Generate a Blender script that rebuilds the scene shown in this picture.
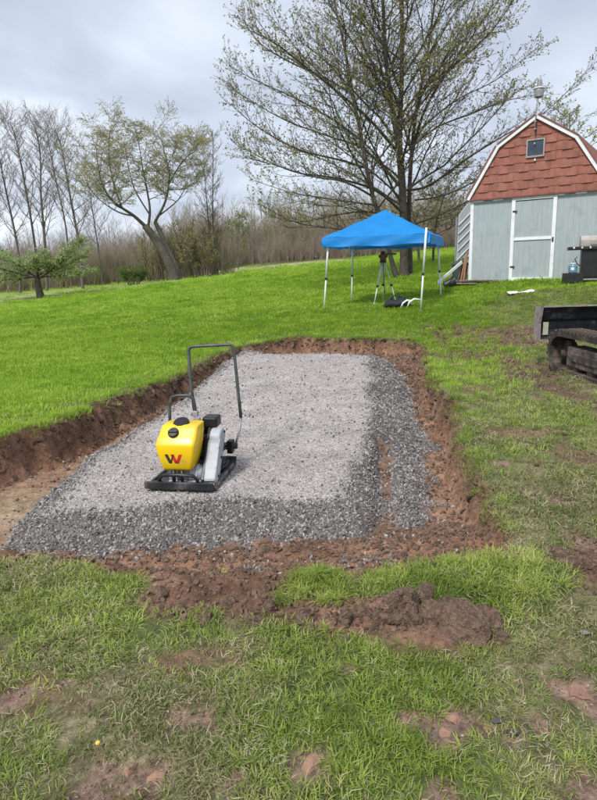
import bpy, bmesh, math, random
import numpy as np
from mathutils import Vector, Matrix, Euler

# ------------------------------------------------------------------ camera, world, sun, exposure
scene = bpy.context.scene
for o in list(bpy.data.objects): bpy.data.objects.remove(o)
COL = scene.collection
PITCH = math.atan(129.8/597); ROLL = math.radians(-1.5); EYE = 1.6
cam_d = bpy.data.cameras.new('camera'); cam = bpy.data.objects.new('camera', cam_d); COL.objects.link(cam)
cam_d.sensor_fit = 'VERTICAL'; cam_d.sensor_height = 36; cam_d.lens = 36*597/800
cam_d.clip_start = 0.05; cam_d.clip_end = 3000
CM = Matrix.Rotation(math.pi/2-PITCH, 3, 'X') @ Matrix.Rotation(ROLL, 3, 'Z')
cam.matrix_world = Matrix.Translation((0, 0, EYE)) @ CM.to_4x4()
scene.camera = cam
scene.render.resolution_x = 764; scene.render.resolution_y = 1024

SUN_EL, SUN_AZ = 50, 238          # azimuth measured from +x, counter-clockwise
w = bpy.data.worlds.new('World'); scene.world = w; w.use_nodes = True
nt = w.node_tree; N = nt.nodes; Lk = nt.links; N.clear()
out = N.new('ShaderNodeOutputWorld'); bg = N.new('ShaderNodeBackground'); bg.inputs['Strength'].default_value = 0.1
sky = N.new('ShaderNodeTexSky'); sky.sky_type = 'NISHITA'; sky.sun_disc = False
sky.sun_elevation = math.radians(SUN_EL); sky.sun_rotation = math.radians(90-SUN_AZ)
tc = N.new('ShaderNodeTexCoord'); sep = N.new('ShaderNodeSeparateXYZ'); Lk.new(tc.outputs['Generated'], sep.inputs[0])
ad = N.new('ShaderNodeMath'); ad.operation = 'ADD'; ad.inputs[1].default_value = 0.22
ab = N.new('ShaderNodeMath'); ab.operation = 'ABSOLUTE'
Lk.new(sep.outputs['Z'], ab.inputs[0]); Lk.new(ab.outputs[0], ad.inputs[0])
dv = []
for ax in 'XY':
    d_ = N.new('ShaderNodeMath'); d_.operation = 'DIVIDE'
    Lk.new(sep.outputs[ax], d_.inputs[0]); Lk.new(ad.outputs[0], d_.inputs[1]); dv.append(d_)
cmb = N.new('ShaderNodeCombineXYZ'); Lk.new(dv[0].outputs[0], cmb.inputs[0]); Lk.new(dv[1].outputs[0], cmb.inputs[1])
cn = N.new('ShaderNodeTexNoise'); cn.inputs['Scale'].default_value = 1.15; cn.inputs['Detail'].default_value = 6; cn.inputs['Roughness'].default_value = 0.48
cn.inputs['Distortion'].default_value = 0.35
Lk.new(cmb.outputs[0], cn.inputs['Vector'])
cr = N.new('ShaderNodeValToRGB'); cr.color_ramp.elements[0].position = 0.34; cr.color_ramp.elements[1].position = 0.66
cr.color_ramp.elements[0].color = (0.24, 0.265, 0.325, 1); cr.color_ramp.elements[1].color = (0.44, 0.475, 0.52, 1)
e_ = cr.color_ramp.elements.new(0.5); e_.color = (0.32, 0.352, 0.41, 1)
Lk.new(cn.outputs['Fac'], cr.inputs[0])
sc_ = N.new('ShaderNodeVectorMath'); sc_.operation = 'SCALE'; sc_.inputs['Scale'].default_value = 10.0
Lk.new(cr.outputs[0], sc_.inputs[0])
mx = N.new('ShaderNodeMix'); mx.data_type = 'RGBA'; mx.inputs['Factor'].default_value = 0.93
Lk.new(sky.outputs[0], mx.inputs['A']); Lk.new(sc_.outputs[0], mx.inputs['B'])
Lk.new(mx.outputs['Result'], bg.inputs[0]); Lk.new(bg.outputs[0], out.inputs[0])

sun_d = bpy.data.lights.new('sun', 'SUN'); sun = bpy.data.objects.new('sun', sun_d); COL.objects.link(sun)
sun_d.energy = 1.5; sun_d.angle = math.radians(10); sun_d.color = (1, 0.96, 0.9)
sd_ = Vector((math.cos(math.radians(SUN_AZ))*math.cos(math.radians(SUN_EL)), math.sin(math.radians(SUN_AZ))*math.cos(math.radians(SUN_EL)), math.sin(math.radians(SUN_EL))))
sun.rotation_euler = sd_.to_track_quat('Z', 'Y').to_euler()
vs = scene.view_settings; vs.view_transform = 'Standard'; vs.look = 'None'; vs.exposure = 1.13; vs.gamma = 1
scene.cycles.max_bounces = 6; scene.cycles.transparent_max_bounces = 8

rnd = random.Random(7); rng = np.random.default_rng(11)

# ------------------------------------------------------------------ measuring helpers (photo point -> place in the world)
def ray(u, v): return CM @ Vector(((u-298.5)/597, -(v-400)/597, -1))
def P(u, v, z=0.0):
    d = ray(u, v); t = (z-EYE)/d.z; return Vector((0, 0, EYE)) + d*t
def Q(u, v, y):
    d = ray(u, v); return Vector((0, 0, EYE)) + d*(y/d.y)

# ------------------------------------------------------------------ noise
def _h(ix, iy, iz, s):
    n = (ix.astype(np.int64)*374761393 + iy.astype(np.int64)*668265263 + iz.astype(np.int64)*2147483647 + s*1274126177) & 0xffffffff
    n = ((n ^ (n >> 13))*1274126177) & 0xffffffff
    return ((n ^ (n >> 16)) & 0xffff)/65535.0
def vn(x, y, z=0.0, s=0):
    x = np.asarray(x, float); y = np.asarray(y, float); z = np.zeros_like(x)+z
    xi, yi, zi = np.floor(x), np.floor(y), np.floor(z)
    fx, fy, fz = x-xi, y-yi, z-zi
    fx = fx*fx*(3-2*fx); fy = fy*fy*(3-2*fy); fz = fz*fz*(3-2*fz); r = 0
    flat = np.all(z == 0)
    for dz in ((0,) if flat else (0, 1)):
        wz = 1 if flat else (fz if dz else 1-fz)
        a = _h(xi, yi, zi+dz, s); b = _h(xi+1, yi, zi+dz, s); c = _h(xi, yi+1, zi+dz, s); d = _h(xi+1, yi+1, zi+dz, s)
        r = r + wz*((a*(1-fx)+b*fx)*(1-fy)+(c*(1-fx)+d*fx)*fy)
    return r*2-1
def fbm(x, y, f, o=4, s=0, z=0.0, g=0.5):
    r = 0; a = 1; t = 0
    for i in range(o):
        r = r + a*vn(np.asarray(x)*f+17.3*i, np.asarray(y)*f-9.1*i, np.asarray(z)*f, s+i); t += a; a *= g; f *= 2.03
    return r/t
def ss(a, b, x): t = np.clip((x-a)/(b-a), 0, 1); return t*t*(3-2*t)

# ------------------------------------------------------------------ materials
def rgba(c): return (c[0], c[1], c[2], 1)
def mat(name, c1, c2=None, rough=0.7, scale=8, metal=0.0, bump=0.0, bscale=None, detail=5, stain=None, stain_amt=0.5, stain_scale=3, coat=0.0, trans=0.0, objrand=0.0, stretch=None, spec=0.5):
    m = bpy.data.materials.new(name); m.use_nodes = True; t = m.node_tree; n = t.nodes; l = t.links
    b = n['Principled BSDF']; b.inputs['Roughness'].default_value = rough; b.inputs['Metallic'].default_value = metal
    b.inputs['Coat Weight'].default_value = coat; b.inputs['Specular IOR Level'].default_value = spec
    c2 = c2 or tuple(min(1, x*0.8) for x in c1)
    co = n.new('ShaderNodeTexCoord'); vec = co.outputs['Object']
    if stretch:
        mp = n.new('ShaderNodeMapping'); mp.inputs['Scale'].default_value = stretch; l.new(vec, mp.inputs[0]); vec = mp.outputs[0]
    no = n.new('ShaderNodeTexNoise'); no.inputs['Scale'].default_value = scale; no.inputs['Detail'].default_value = detail; l.new(vec, no.inputs['Vector'])
    rp = n.new('ShaderNodeValToRGB'); rp.color_ramp.elements[0].position = 0.35; rp.color_ramp.elements[1].position = 0.65
    rp.color_ramp.elements[0].color = rgba(c1); rp.color_ramp.elements[1].color = rgba(c2); l.new(no.outputs['Fac'], rp.inputs[0])
    colr = rp.outputs[0]
    if stain:
        n2 = n.new('ShaderNodeTexNoise'); n2.inputs['Scale'].default_value = stain_scale; n2.inputs['Detail'].default_value = 8; n2.inputs['Roughness'].default_value = 0.65
        l.new(co.outputs['Object'], n2.inputs['Vector'])
        r2 = n.new('ShaderNodeValToRGB'); r2.color_ramp.elements[0].position = 0.62-0.25*stain_amt; r2.color_ramp.elements[1].position = 0.8-0.2*stain_amt
        l.new(n2.outputs['Fac'], r2.inputs[0])
        mm = n.new('ShaderNodeMix'); mm.data_type = 'RGBA'; l.new(r2.outputs[0], mm.inputs['Factor']); l.new(colr, mm.inputs['A']); mm.inputs['B'].default_value = rgba(stain)
        colr = mm.outputs['Result']
    if objrand:
        oi = n.new('ShaderNodeObjectInfo'); mr = n.new('ShaderNodeMapRange'); mr.inputs['To Min'].default_value = 1-objrand; mr.inputs['To Max'].default_value = 1+objrand
        l.new(oi.outputs['Random'], mr.inputs['Value']); vm = n.new('ShaderNodeVectorMath'); vm.operation = 'SCALE'
        l.new(colr, vm.inputs[0]); l.new(mr.outputs[0], vm.inputs['Scale']); colr = vm.outputs[0]
    l.new(colr, b.inputs['Base Color'])
    if bump:
        bn = n.new('ShaderNodeTexNoise'); bn.inputs['Scale'].default_value = bscale or scale*4; bn.inputs['Detail'].default_value = 6; l.new(vec, bn.inputs['Vector'])
        bp = n.new('ShaderNodeBump'); bp.inputs['Strength'].default_value = bump; bp.inputs['Distance'].default_value = 0.02
        l.new(bn.outputs['Fac'], bp.inputs['Height']); l.new(bp.outputs[0], b.inputs['Normal'])
    if trans:
        tr = n.new('ShaderNodeBsdfTranslucent'); l.new(colr, tr.inputs[0]); ms = n.new('ShaderNodeMixShader'); ms.inputs[0].default_value = trans
        l.new(b.outputs[0], ms.inputs[1]); l.new(tr.outputs[0], ms.inputs[2]); l.new(ms.outputs[0], n['Material Output'].inputs[0])
    return m
def foliage_mat(name, cols, scale=0.8, trans=0.4, rough=0.6):
    """leaf colour: world-position patches mixed with per-instance and fine variation"""
    m = bpy.data.materials.new(name); m.use_nodes = True; t = m.node_tree; n = t.nodes; l = t.links
    b = n['Principled BSDF']; b.inputs['Roughness'].default_value = rough; b.inputs['Specular IOR Level'].default_value = 0.3
    ge = n.new('ShaderNodeNewGeometry'); no = n.new('ShaderNodeTexNoise'); no.inputs['Scale'].default_value = scale; no.inputs['Detail'].default_value = 5; no.inputs['Roughness'].default_value = 0.7
    l.new(ge.outputs['Position'], no.inputs['Vector'])
    oi = n.new('ShaderNodeObjectInfo'); a = n.new('ShaderNodeMath'); a.operation = 'MULTIPLY_ADD'; a.inputs[1].default_value = 0.34; l.new(oi.outputs['Random'], a.inputs[0])
    s = n.new('ShaderNodeMath'); s.operation = 'SUBTRACT'; s.inputs[1].default_value = 0.17; l.new(no.outputs['Fac'], s.inputs[0]); l.new(s.outputs[0], a.inputs[2])
    r = n.new('ShaderNodeValToRGB'); r.color_ramp.elements[0].position = 0.28; r.color_ramp.elements[1].position = 0.72
    r.color_ramp.elements[0].color = rgba(cols[0]); r.color_ramp.elements[1].color = rgba(cols[-1])
    for i, c in enumerate(cols[1:-1]):
        e = r.color_ramp.elements.new(0.28+0.44*(i+1)/(len(cols)-1)); e.color = rgba(c)
    l.new(a.outputs[0], r.inputs[0]); l.new(r.outputs[0], b.inputs['Base Color'])
    tr = n.new('ShaderNodeBsdfTranslucent'); l.new(r.outputs[0], tr.inputs[0]); ms = n.new('ShaderNodeMixShader'); ms.inputs[0].default_value = trans
    l.new(b.outputs[0], ms.inputs[1]); l.new(tr.outputs[0], ms.inputs[2]); l.new(ms.outputs[0], n['Material Output'].inputs[0])
    return m

# ------------------------------------------------------------------ mesh helpers
def link(o, parent=None):
    COL.objects.link(o)
    if parent: o.parent = parent
    return o
def np_mesh(name, verts, faces, m=None, smooth=False):
    """faces: int array (n,3) or (n,4) or a list of them"""
    me = bpy.data.meshes.new(name); fl = faces if isinstance(faces, list) else [faces]
    fl = [f for f in fl if len(f)]
    verts = np.asarray(verts, np.float32); me.vertices.add(len(verts)); me.vertices.foreach_set('co', verts.ravel())
    loops = np.concatenate([f.ravel() for f in fl]).astype(np.int32)
    tot = np.concatenate([np.full(len(f), f.shape[1]) for f in fl]).astype(np.int32)
    st = np.concatenate([[0], np.cumsum(tot)[:-1]]).astype(np.int32)
    me.loops.add(len(loops)); me.loops.foreach_set('vertex_index', loops)
    me.polygons.add(len(tot)); me.polygons.foreach_set('loop_start', st)
    me.update(calc_edges=True)
    if smooth: me.polygons.foreach_set('use_smooth', np.ones(len(tot), bool))
    if m: me.materials.append(m)
    return me
class MB:
    def __init__(s): s.bm = bmesh.new()
    def _add(s, vs, fs, M=None, sm=False):
        M = M or Matrix(); bv = [s.bm.verts.new(M @ Vector(v)) for v in vs]
        for f in fs:
            try:
                ff = s.bm.faces.new([bv[i] for i in f]); ff.smooth = sm
            except ValueError: pass
        return bv
    def box(s, lo, hi, M=None, bev=0.0):
        x0, y0, z0 = lo; x1, y1, z1 = hi
        vs = [(x0,y0,z0),(x1,y0,z0),(x1,y1,z0),(x0,y1,z0),(x0,y0,z1),(x1,y0,z1),(x1,y1,z1),(x0,y1,z1)]
        fs = [(0,3,2,1),(4,5,6,7),(0,1,5,4),(1,2,6,5),(2,3,7,6),(3,0,4,7)]
        if not bev: s._add(vs, fs, M); return s
        b2 = bmesh.new(); bv = [b2.verts.new(v) for v in vs]
        for f in fs: b2.faces.new([bv[i] for i in f])
        bmesh.ops.bevel(b2, geom=b2.edges[:], offset=bev, segments=2, profile=0.5, affect='EDGES'); s.merge(b2, M); return s
    def merge(s, b2, M=None, sm=False):
        b2.verts.ensure_lookup_table(); b2.verts.index_update()
        s._add([v.co.copy() for v in b2.verts], [[v.index for v in f.verts] for f in b2.faces], M, sm); b2.free(); return s
    def tube(s, pts, r, k=8, M=None, cap=True):
        pts = [Vector(p) for p in pts]; rs = r if isinstance(r, (list, tuple)) else [r]*len(pts)
        vs = []; fs = []; up = None
        for i, p in enumerate(pts):
            t = (pts[min(i+1, len(pts)-1)]-pts[max(i-1, 0)]).normalized()
            if up is None: up = Vector((0, 0, 1)) if abs(t.z) < 0.9 else Vector((1, 0, 0))
            a = t.cross(up).normalized(); up = a.cross(t).normalized()
            for j in range(k):
                an = 2*math.pi*j/k; vs.append(p+(a*math.cos(an)+up*math.sin(an))*rs[i])
        for i in range(len(pts)-1):
            for j in range(k): fs.append((i*k+j, i*k+(j+1) % k, (i+1)*k+(j+1) % k, (i+1)*k+j))
        if cap: fs += [tuple(range(k))[::-1], tuple((len(pts)-1)*k+j for j in range(k))]
        s._add(vs, fs, M, True); return s
    def lathe(s, prof, k=20, M=None):
        vs = []; fs = []
        for r, z in prof:
            for j in range(k): an = 2*math.pi*j/k; vs.append((r*math.cos(an), r*math.sin(an), z))
        for i in range(len(prof)-1):
            for j in range(k): fs.append((i*k+j, i*k+(j+1) % k, (i+1)*k+(j+1) % k, (i+1)*k+j))
        fs += [tuple(range(k))[::-1], tuple((len(prof)-1)*k+j for j in range(k))]
        s._add(vs, fs, M, False); return s
    def prism(s, poly, d0, d1, M=None, bev=0.0):
        """polygon in the local x-z plane, extruded along y from d0 to d1"""
        n = len(poly); vs = [(p[0], d0, p[1]) for p in poly]+[(p[0], d1, p[1]) for p in poly]
        fs = [tuple(range(n)), tuple(range(2*n-1, n-1, -1))]+[(i, i+n, (i+1) % n+n, (i+1) % n) for i in range(n)]
        if not bev: s._add(vs, fs, M); return s
        b2 = bmesh.new(); bv = [b2.verts.new(v) for v in vs]
        for f in fs: b2.faces.new([bv[i] for i in f])
        bmesh.ops.bevel(b2, geom=b2.edges[:], offset=bev, segments=3, profile=0.5, affect='EDGES'); s.merge(b2, M, True); return s
    def loft(s, rings, M=None, sm=True):
        k = len(rings[0]); vs = [p for r in rings for p in r]; fs = []
        for i in range(len(rings)-1):
            for j in range(k): fs.append((i*k+j, i*k+(j+1) % k, (i+1)*k+(j+1) % k, (i+1)*k+j))
        fs += [tuple(range(k))[::-1], tuple((len(rings)-1)*k+j for j in range(k))]
        s._add(vs, fs, M, sm); return s
    def done(s, name, m, parent=None, smooth_angle=None):
        bmesh.ops.recalc_face_normals(s.bm, faces=s.bm.faces[:])
        me = bpy.data.meshes.new(name); s.bm.to_mesh(me); s.bm.free(); me.materials.append(m)
        if smooth_angle is not None:
            me.polygons.foreach_set('use_smooth', np.ones(len(me.polygons), bool))
            try: me.set_sharp_from_angle(angle=math.radians(smooth_angle))
            except Exception: pass
        return link(bpy.data.objects.new(name, me), parent)
def tag(o, label=None, cat=None, group=None, kind=None):
    if label: o['label'] = label
    if cat: o['category'] = cat
    if group: o['group'] = group
    if kind: o['kind'] = kind
    return o
def thing(name, label, cat, loc=(0, 0, 0), rz=0, group=None):
    o = bpy.data.objects.new(name, None); o.empty_display_size = 0.1; COL.objects.link(o); o.location = loc; o.rotation_euler = (0, 0, rz)
    return tag(o, label, cat, group)

# ------------------------------------------------------------------ terrain model
CP = [(-4,0,.06),(0,0,.08),(4,0,.12),(-1.7,3.0,.05),(1.1,2.9,.1),(-2.8,5.4,.13),(-6,6,.12),(-6,12,.14),(-1.2,12.6,.12),(2.9,12.4,.20),(4.2,11.5,.26),(3.5,7.5,.21),(6,7,.3),
      (0.83,15.2,.65),(2.94,14.4,.69),(3.0,14.0,.60),(1.5,17.4,.66),(4.0,16.8,.78),(3.93,22,1.28),(5.14,18,1.12),(7.94,16,1.18),(7.2,15.3,1.08),(5.0,13.5,.84),(10,20,1.5),
      (-13.5,32,.55),(-7.7,38,1.18),(3.4,60,2.3),(15,60,3.14),(-14.7,30,.39),(-29,60,.44),(-15.8,55,.9),(-6.3,70,2.35),(6.3,28,1.8),(30,30,3.2),(-12,15,.15),(-40,20,0),(30,0,.9),(0,-30,-.1),(-30,-20,-.2)]
cp = np.array(CP)
def _U(r2): return np.where(r2 > 1e-9, 0.5*r2*np.log(np.maximum(r2, 1e-9)), 0)
_n = len(cp); _K = _U(((cp[:, None, :2]-cp[None, :, :2])**2).sum(-1)) + np.eye(_n)*0.5
_A = np.zeros((_n+3, _n+3)); _A[:_n, :_n] = _K; _A[:_n, _n] = 1; _A[:_n, _n+1:] = cp[:, :2]; _A[_n:, :_n] = _A[:_n, _n:].T
_w = np.linalg.solve(_A, np.concatenate([cp[:, 2], [0, 0, 0]]))
def tps(x, y):
    sh = x.shape; x = np.clip(x.ravel(), -45, 40); y = np.clip(y.ravel(), -30, 75)
    r = _w[_n]+_w[_n+1]*x+_w[_n+2]*y
    for i in range(_n): r = r+_w[i]*_U((x-cp[i, 0])**2+(y-cp[i, 1])**2)
    return np.clip(r, -1.5, 4.5).reshape(sh)
def poly_px(pts, z): return np.array([P(u, v, z)[:2] for u, v in pts])
def sdf(x, y, poly):
    """signed distance, positive inside"""
    x = np.asarray(x, float); y = np.asarray(y, float); d = np.full(x.shape, 1e18); ins = np.zeros(x.shape, bool); n = len(poly)
    for i in range(n):
        ax, ay = poly[i]; bx, by = poly[(i+1) % n]; ex, ey = bx-ax, by-ay
        t = np.clip(((x-ax)*ex+(y-ay)*ey)/(ex*ex+ey*ey+1e-12), 0, 1)
        d = np.minimum(d, (x-ax-t*ex)**2+(y-ay-t*ey)**2)
        c = ((ay > y) != (by > y)) & (x < (bx-ax)*(y-ay)/(by-ay+1e-12)+ax); ins ^= c
    d = np.sqrt(d); return np.where(ins, d, -d)
PIT = poly_px([(505,560),(495,520),(488,495),(478,478),(468,462),(458,440),(462,425),(452,405),(437,385)], .12).tolist() \
    + poly_px([(431,366),(428,354),(424,345),(410,341),(380,340),(340,341),(300,340),(262,343),(236,345)], .14).tolist() \
    + poly_px([(215,353),(190,364),(160,378),(120,394),(85,409),(50,424),(0,438),(-80,462),(-160,510)], .14).tolist() \
    + poly_px([(-160,575),(-60,572),(40,566),(120,574),(180,583),(240,583),(300,578),(340,585),(390,575),(430,570),(470,566)], .04).tolist()
PIT = np.array(PIT)
_PADR = poly_px([(231,356),(262,354),(330,353),(372,355),(374,380),(372,400),(366,440),(358,480),(350,497),(300,503),(230,502),(150,506),(110,510)], 0.0)
PAD = np.array(_PADR[1:].tolist()+[[p[0]+.46, p[1]-.03] for p in poly_px([(-25,556),(5,528),(50,488),(88,463),(122,439),(166,409),(200,382),(222,362)], -.27).tolist()])
SPOIL = poly_px([(140,572),(240,572),(330,563),(350,592),(400,602),(500,614),(505,645),(455,655),(400,648),(340,634),(300,612),(262,612),(205,616),(165,612),(145,598)], .08)
SPOIL2 = poly_px([(500,556),(597,548),(680,560),(680,585),(600,585),(555,592),(520,575)], .12)
TRACKMUD = poly_px([(432,338),(500,343),(560,362),(600,395),(640,410),(600,420),(560,392),(500,372),(462,356)], .24)
TRACKMUD2 = poly_px([(420,323),(520,326),(600,330),(600,338),(520,336),(430,331)], .38)
STRIP = poly_px([(345,592),(370,578),(410,572),(470,560),(520,560),(560,572),(592,590),(560,614),(500,612),(440,608),(390,600)], .10)
HUMP = poly_px([(286,600),(292,580),(310,568),(335,570),(347,590),(335,602)], .08)
RUT = [poly_px([(377,440),(390,440),(392,492),(378,492)], -.1), poly_px([(375,505),(395,505),(402,560),(380,565)], -.15)]
SPOTS = [(450,720,.05),(438,735,.05),(460,714,.045),(560,688,.05),(583,690,.07),(592,700,.06),(308,760,.07),(206,715,.055),(155,765,.05),(130,772,.05),(160,778,.035),(105,768,.05),(90,790,.06),(178,708,.035),
         (330,778,.03),(545,722,.05),(515,735,.04),(405,717,.04),(425,718,.035),(345,664,.035),(12,690,.08),(70,672,.03),(487,722,.035),(590,790,.07),(445,795,.05),(240,775,.03),(540,395,.10),(585,545,.10),(500,468,.07),(528,440,.05),(560,505,.09)]
SPOTW = [(P(u, v, .09 if v > 450 else .2)[0], P(u, v, .09 if v > 450 else .2)[1], r) for u, v, r in SPOTS]
def surfaces(x, y):
    """heights and masks of the ground at (x, y)"""
    near = (x > -7) & (x < 7) & (y > 0) & (y < 20)
    zg = tps(x, y) + 0.018*fbm(x, y, 0.9, 3, 3) + np.where(y > 20, 0.05*fbm(x, y, .15, 2, 5), 0) 
    R = dict(near=near)
    wob = 0.10*fbm(x, y, 1.6, 3, 21) + 0.07*fbm(x, y, 5, 4, 22) + 0.03*fbm(x, y, 18, 2, 23)
    sp = np.where(near, sdf(x, y, PIT), -9) + wob
    spad = np.where(near, sdf(x, y, PAD), -9) + 0.14*fbm(x, y, 1.6, 4, 31)
    ynear = 3.0+0.04*x
    nb = ss(0.15, 1.25, y-ynear)
    fl_n = 1-.75*ss(-1.1, -1.6, x)*ss(8.2, 6, y)
    floor = -0.035+(-0.205)*nb - 0.04*ss(-1.5, -3.0, x) + .10*ss(9.5, 11.8, y) + fl_n*(0.05*fbm(x, y, 2.2, 4, 41) + 0.03*fbm(x, y, 9, 4, 42))
    bw_ = np.where(x > .3, .10, .17); t = ss(-0.03, bw_, sp)
    bank = t*(1-t)*4
    z = zg*(1-t)+floor*t + bank*(0.11*fbm(x, y, 6, 4, 51)+0.06*fbm(x, y, 19, 3, 52))
    z = z + np.where(near, 0.03*ss(-0.25, -0.03, sp)*(1-t)*ss(.5, 2, y-ynear), 0)
    slope = np.where(x > 0.4, 0.42, np.where((y < 4.3) & (x > -1.9), 0.20+.08*fbm(x, y, 1.2, 2, 65), 0.85))
    padz = -np.maximum(-spad, 0)*slope + 0.012*fbm(x, y, 1.3, 3, 61) + 0.05*ss(0.06, -0.1, spad)*fbm(x, y, 4, 4, 62)
    ex = 0
    for rp in RUT:
        sr = np.where(near, sdf(x, y, rp), -9); padz = padz - 0.10*ss(-0.08, 0.04, sr+0.03*fbm(x, y, 6, 2, 63)); ex = np.maximum(ex, ss(-0.03, .05, sr+0.05*fbm(x, y, 8, 2, 64)))
    padz = np.where(sp > -0.05, padz, -9)
    grav = ss(-0.015, 0.02, padz-z)*(1-0.85*ex); z = np.maximum(z, padz)
    s1 = np.where(near, sdf(x, y, SPOIL), -9)+0.12*fbm(x, y, 4, 3, 71)
    s2 = np.where(near, sdf(x, y, SPOIL2), -9)+0.12*fbm(x, y, 4, 3, 72)
    s3 = np.where(near, np.maximum(sdf(x, y, TRACKMUD), sdf(x, y, TRACKMUD2)), -9)+0.22*fbm(x, y, 3.0, 4, 73)
    st = np.where(near, sdf(x, y, STRIP), -9)+0.17*fbm(x, y, 3.6, 4, 74)-.03
    hp = np.where(near, sdf(x, y, HUMP), -9)+0.04*fbm(x, y, 6, 3, 75)
    grassy = np.maximum(ss(-.05, .05, st), ss(-.03, .04, hp))
    spoil = np.maximum(ss(-.06, .06, s1), ss(-.06, .06, s2))*(1-grassy)*(sp < .06)
    clump = np.maximum(fbm(x, y, 5, 4, 81), 0)*0.13 + 0.025*fbm(x, y, 14, 4, 82)
    z = z + spoil*(0.01+clump*0.75)*(1-grav) + 0.06*ss(-.05, .1, st)*(1-t) + 0.055*ss(-.04, .14, hp)
    mud = ss(-.05, .2, s3)
    z = z - 0.025*mud + mud*0.03*fbm(x, y, 6, 3, 83)
    spot = np.zeros_like(x)
    for (px, py, r) in SPOTW:
        m_ = np.abs(x-px)+np.abs(y-py) < 0.6
        if m_.any():
            d = np.hypot(x[m_]-px, (y[m_]-py)*0.8)+0.03*fbm(x[m_], y[m_], 9, 3, 84); spot[m_] = np.maximum(spot[m_], ss(r*1.15, r*0.75, d))
    z = z - 0.012*spot
    lawn = np.clip(1-ss(-.06, .0, sp-0.10*grassy)*(1-grassy)*1.0, 0, 1)*(1-spoil)*(1-spot)*(1-0.62*mud)*(1-grav)
    # fresh against worn grass
    fresh = 0.38+0.75*fbm(x, y, 1.1, 4, 91)+.3*fbm(x, y, 4, 3, 94)
    for (u, v, rx, a) in [(360,680,.5,.75),(30,760,.35,.6),(90,600,.6,.5),(180,620,.3,.5),(420,590,.5,.9),(500,590,.35,.9),(440,380,.5,.6),(455,410,.3,.7),(530,400,.5,.3),(230,690,.5,-.45),(150,700,.5,-.4),(110,770,.4,-.4),(560,650,.5,-.6),(500,700,.35,-.3),(530,500,.6,-.6),(580,470,.6,-.45),(500,430,.35,-.2),(400,760,.3,.3),(280,650,.35,.1),(560,740,.35,-.2),(590,540,.5,-.3)]:
        q = P(u, v, .09 if v > 450 else .2); fresh = fresh + a*np.exp(-((x-q[0])**2+(y-q[1])**2)/(2*(rx*.6)**2))
    far_ok = np.maximum(ss(8, 13, y), ss(-1.2, -2.2, x)*ss(3.6, 5, y)); fresh = np.clip(fresh*(1-far_ok)+far_ok*(0.93+.12*fbm(x, y, .8, 3, 93)), 0, 1)
    edge = ss(-1.0, -.1, sp)*ss(4, 6, y); fresh = np.clip(fresh-0.6*edge*np.clip(fbm(x, y, 2.2, 3, 92)+.45, 0, 1)*1.6, 0, 1)
    silt = ss(-1.1, -1.6, x)*ss(3.3, 3.9, y)*ss(8.2, 6.0, y)*ss(.9, 1, t)*ss(.16, .27, sp)*(1-grav)
    lawn = lawn*(1-.8*ss(.12, .4, fbm(x, y, 2.3, 4, 98))*ss(.62, .3, fresh)*(y < 11))
    R['silt'] = silt; R.update(z=z, zg=zg, sp=sp, spad=spad, grav=grav, grass=lawn, spoil=spoil, mud=mud, spot=spot, fresh=fresh, bank=bank, t=t, hp=hp, st=st)
    return R
def Z(x, y): return float(surfaces(np.array([float(x)]), np.array([float(y)]))['z'][0])

def axis_x():
    c = np.arange(-5.2, 5.2001, 0.028); g = []; d = 0.028; v = c[-1]
    while v < 600: d = min(d*1.10, 60) ; v += d; g.append(v)
    g = np.array(g); return np.concatenate([-g[::-1], c, g])
def axis_y():
    ys = [1.2]
    while ys[-1] < 700:
        y = ys[-1]; ys.append(y+(max(0.015, 0.0052*y) if y < 20 else 0.084*1.03**((len(ys)-1)*0) if y < 20 else max(0.084, (y-20)*0.03+.084)))
    g = []; d = .013; v = 1.2
    while v > -300: d *= 1.2; v -= d; g.append(v)
    return np.array(g[::-1]+ys)
xs, ys = axis_x(), axis_y(); X, Y = np.meshgrid(xs, ys); S = surfaces(X.ravel(), Y.ravel())
nx, ny = len(xs), len(ys); idx = np.arange(nx*ny).reshape(ny, nx)
quads = np.stack([idx[:-1, :-1], idx[:-1, 1:], idx[1:, 1:], idx[1:, :-1]], -1).reshape(-1, 4)
xf, yf = X.ravel(), Y.ravel()

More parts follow.
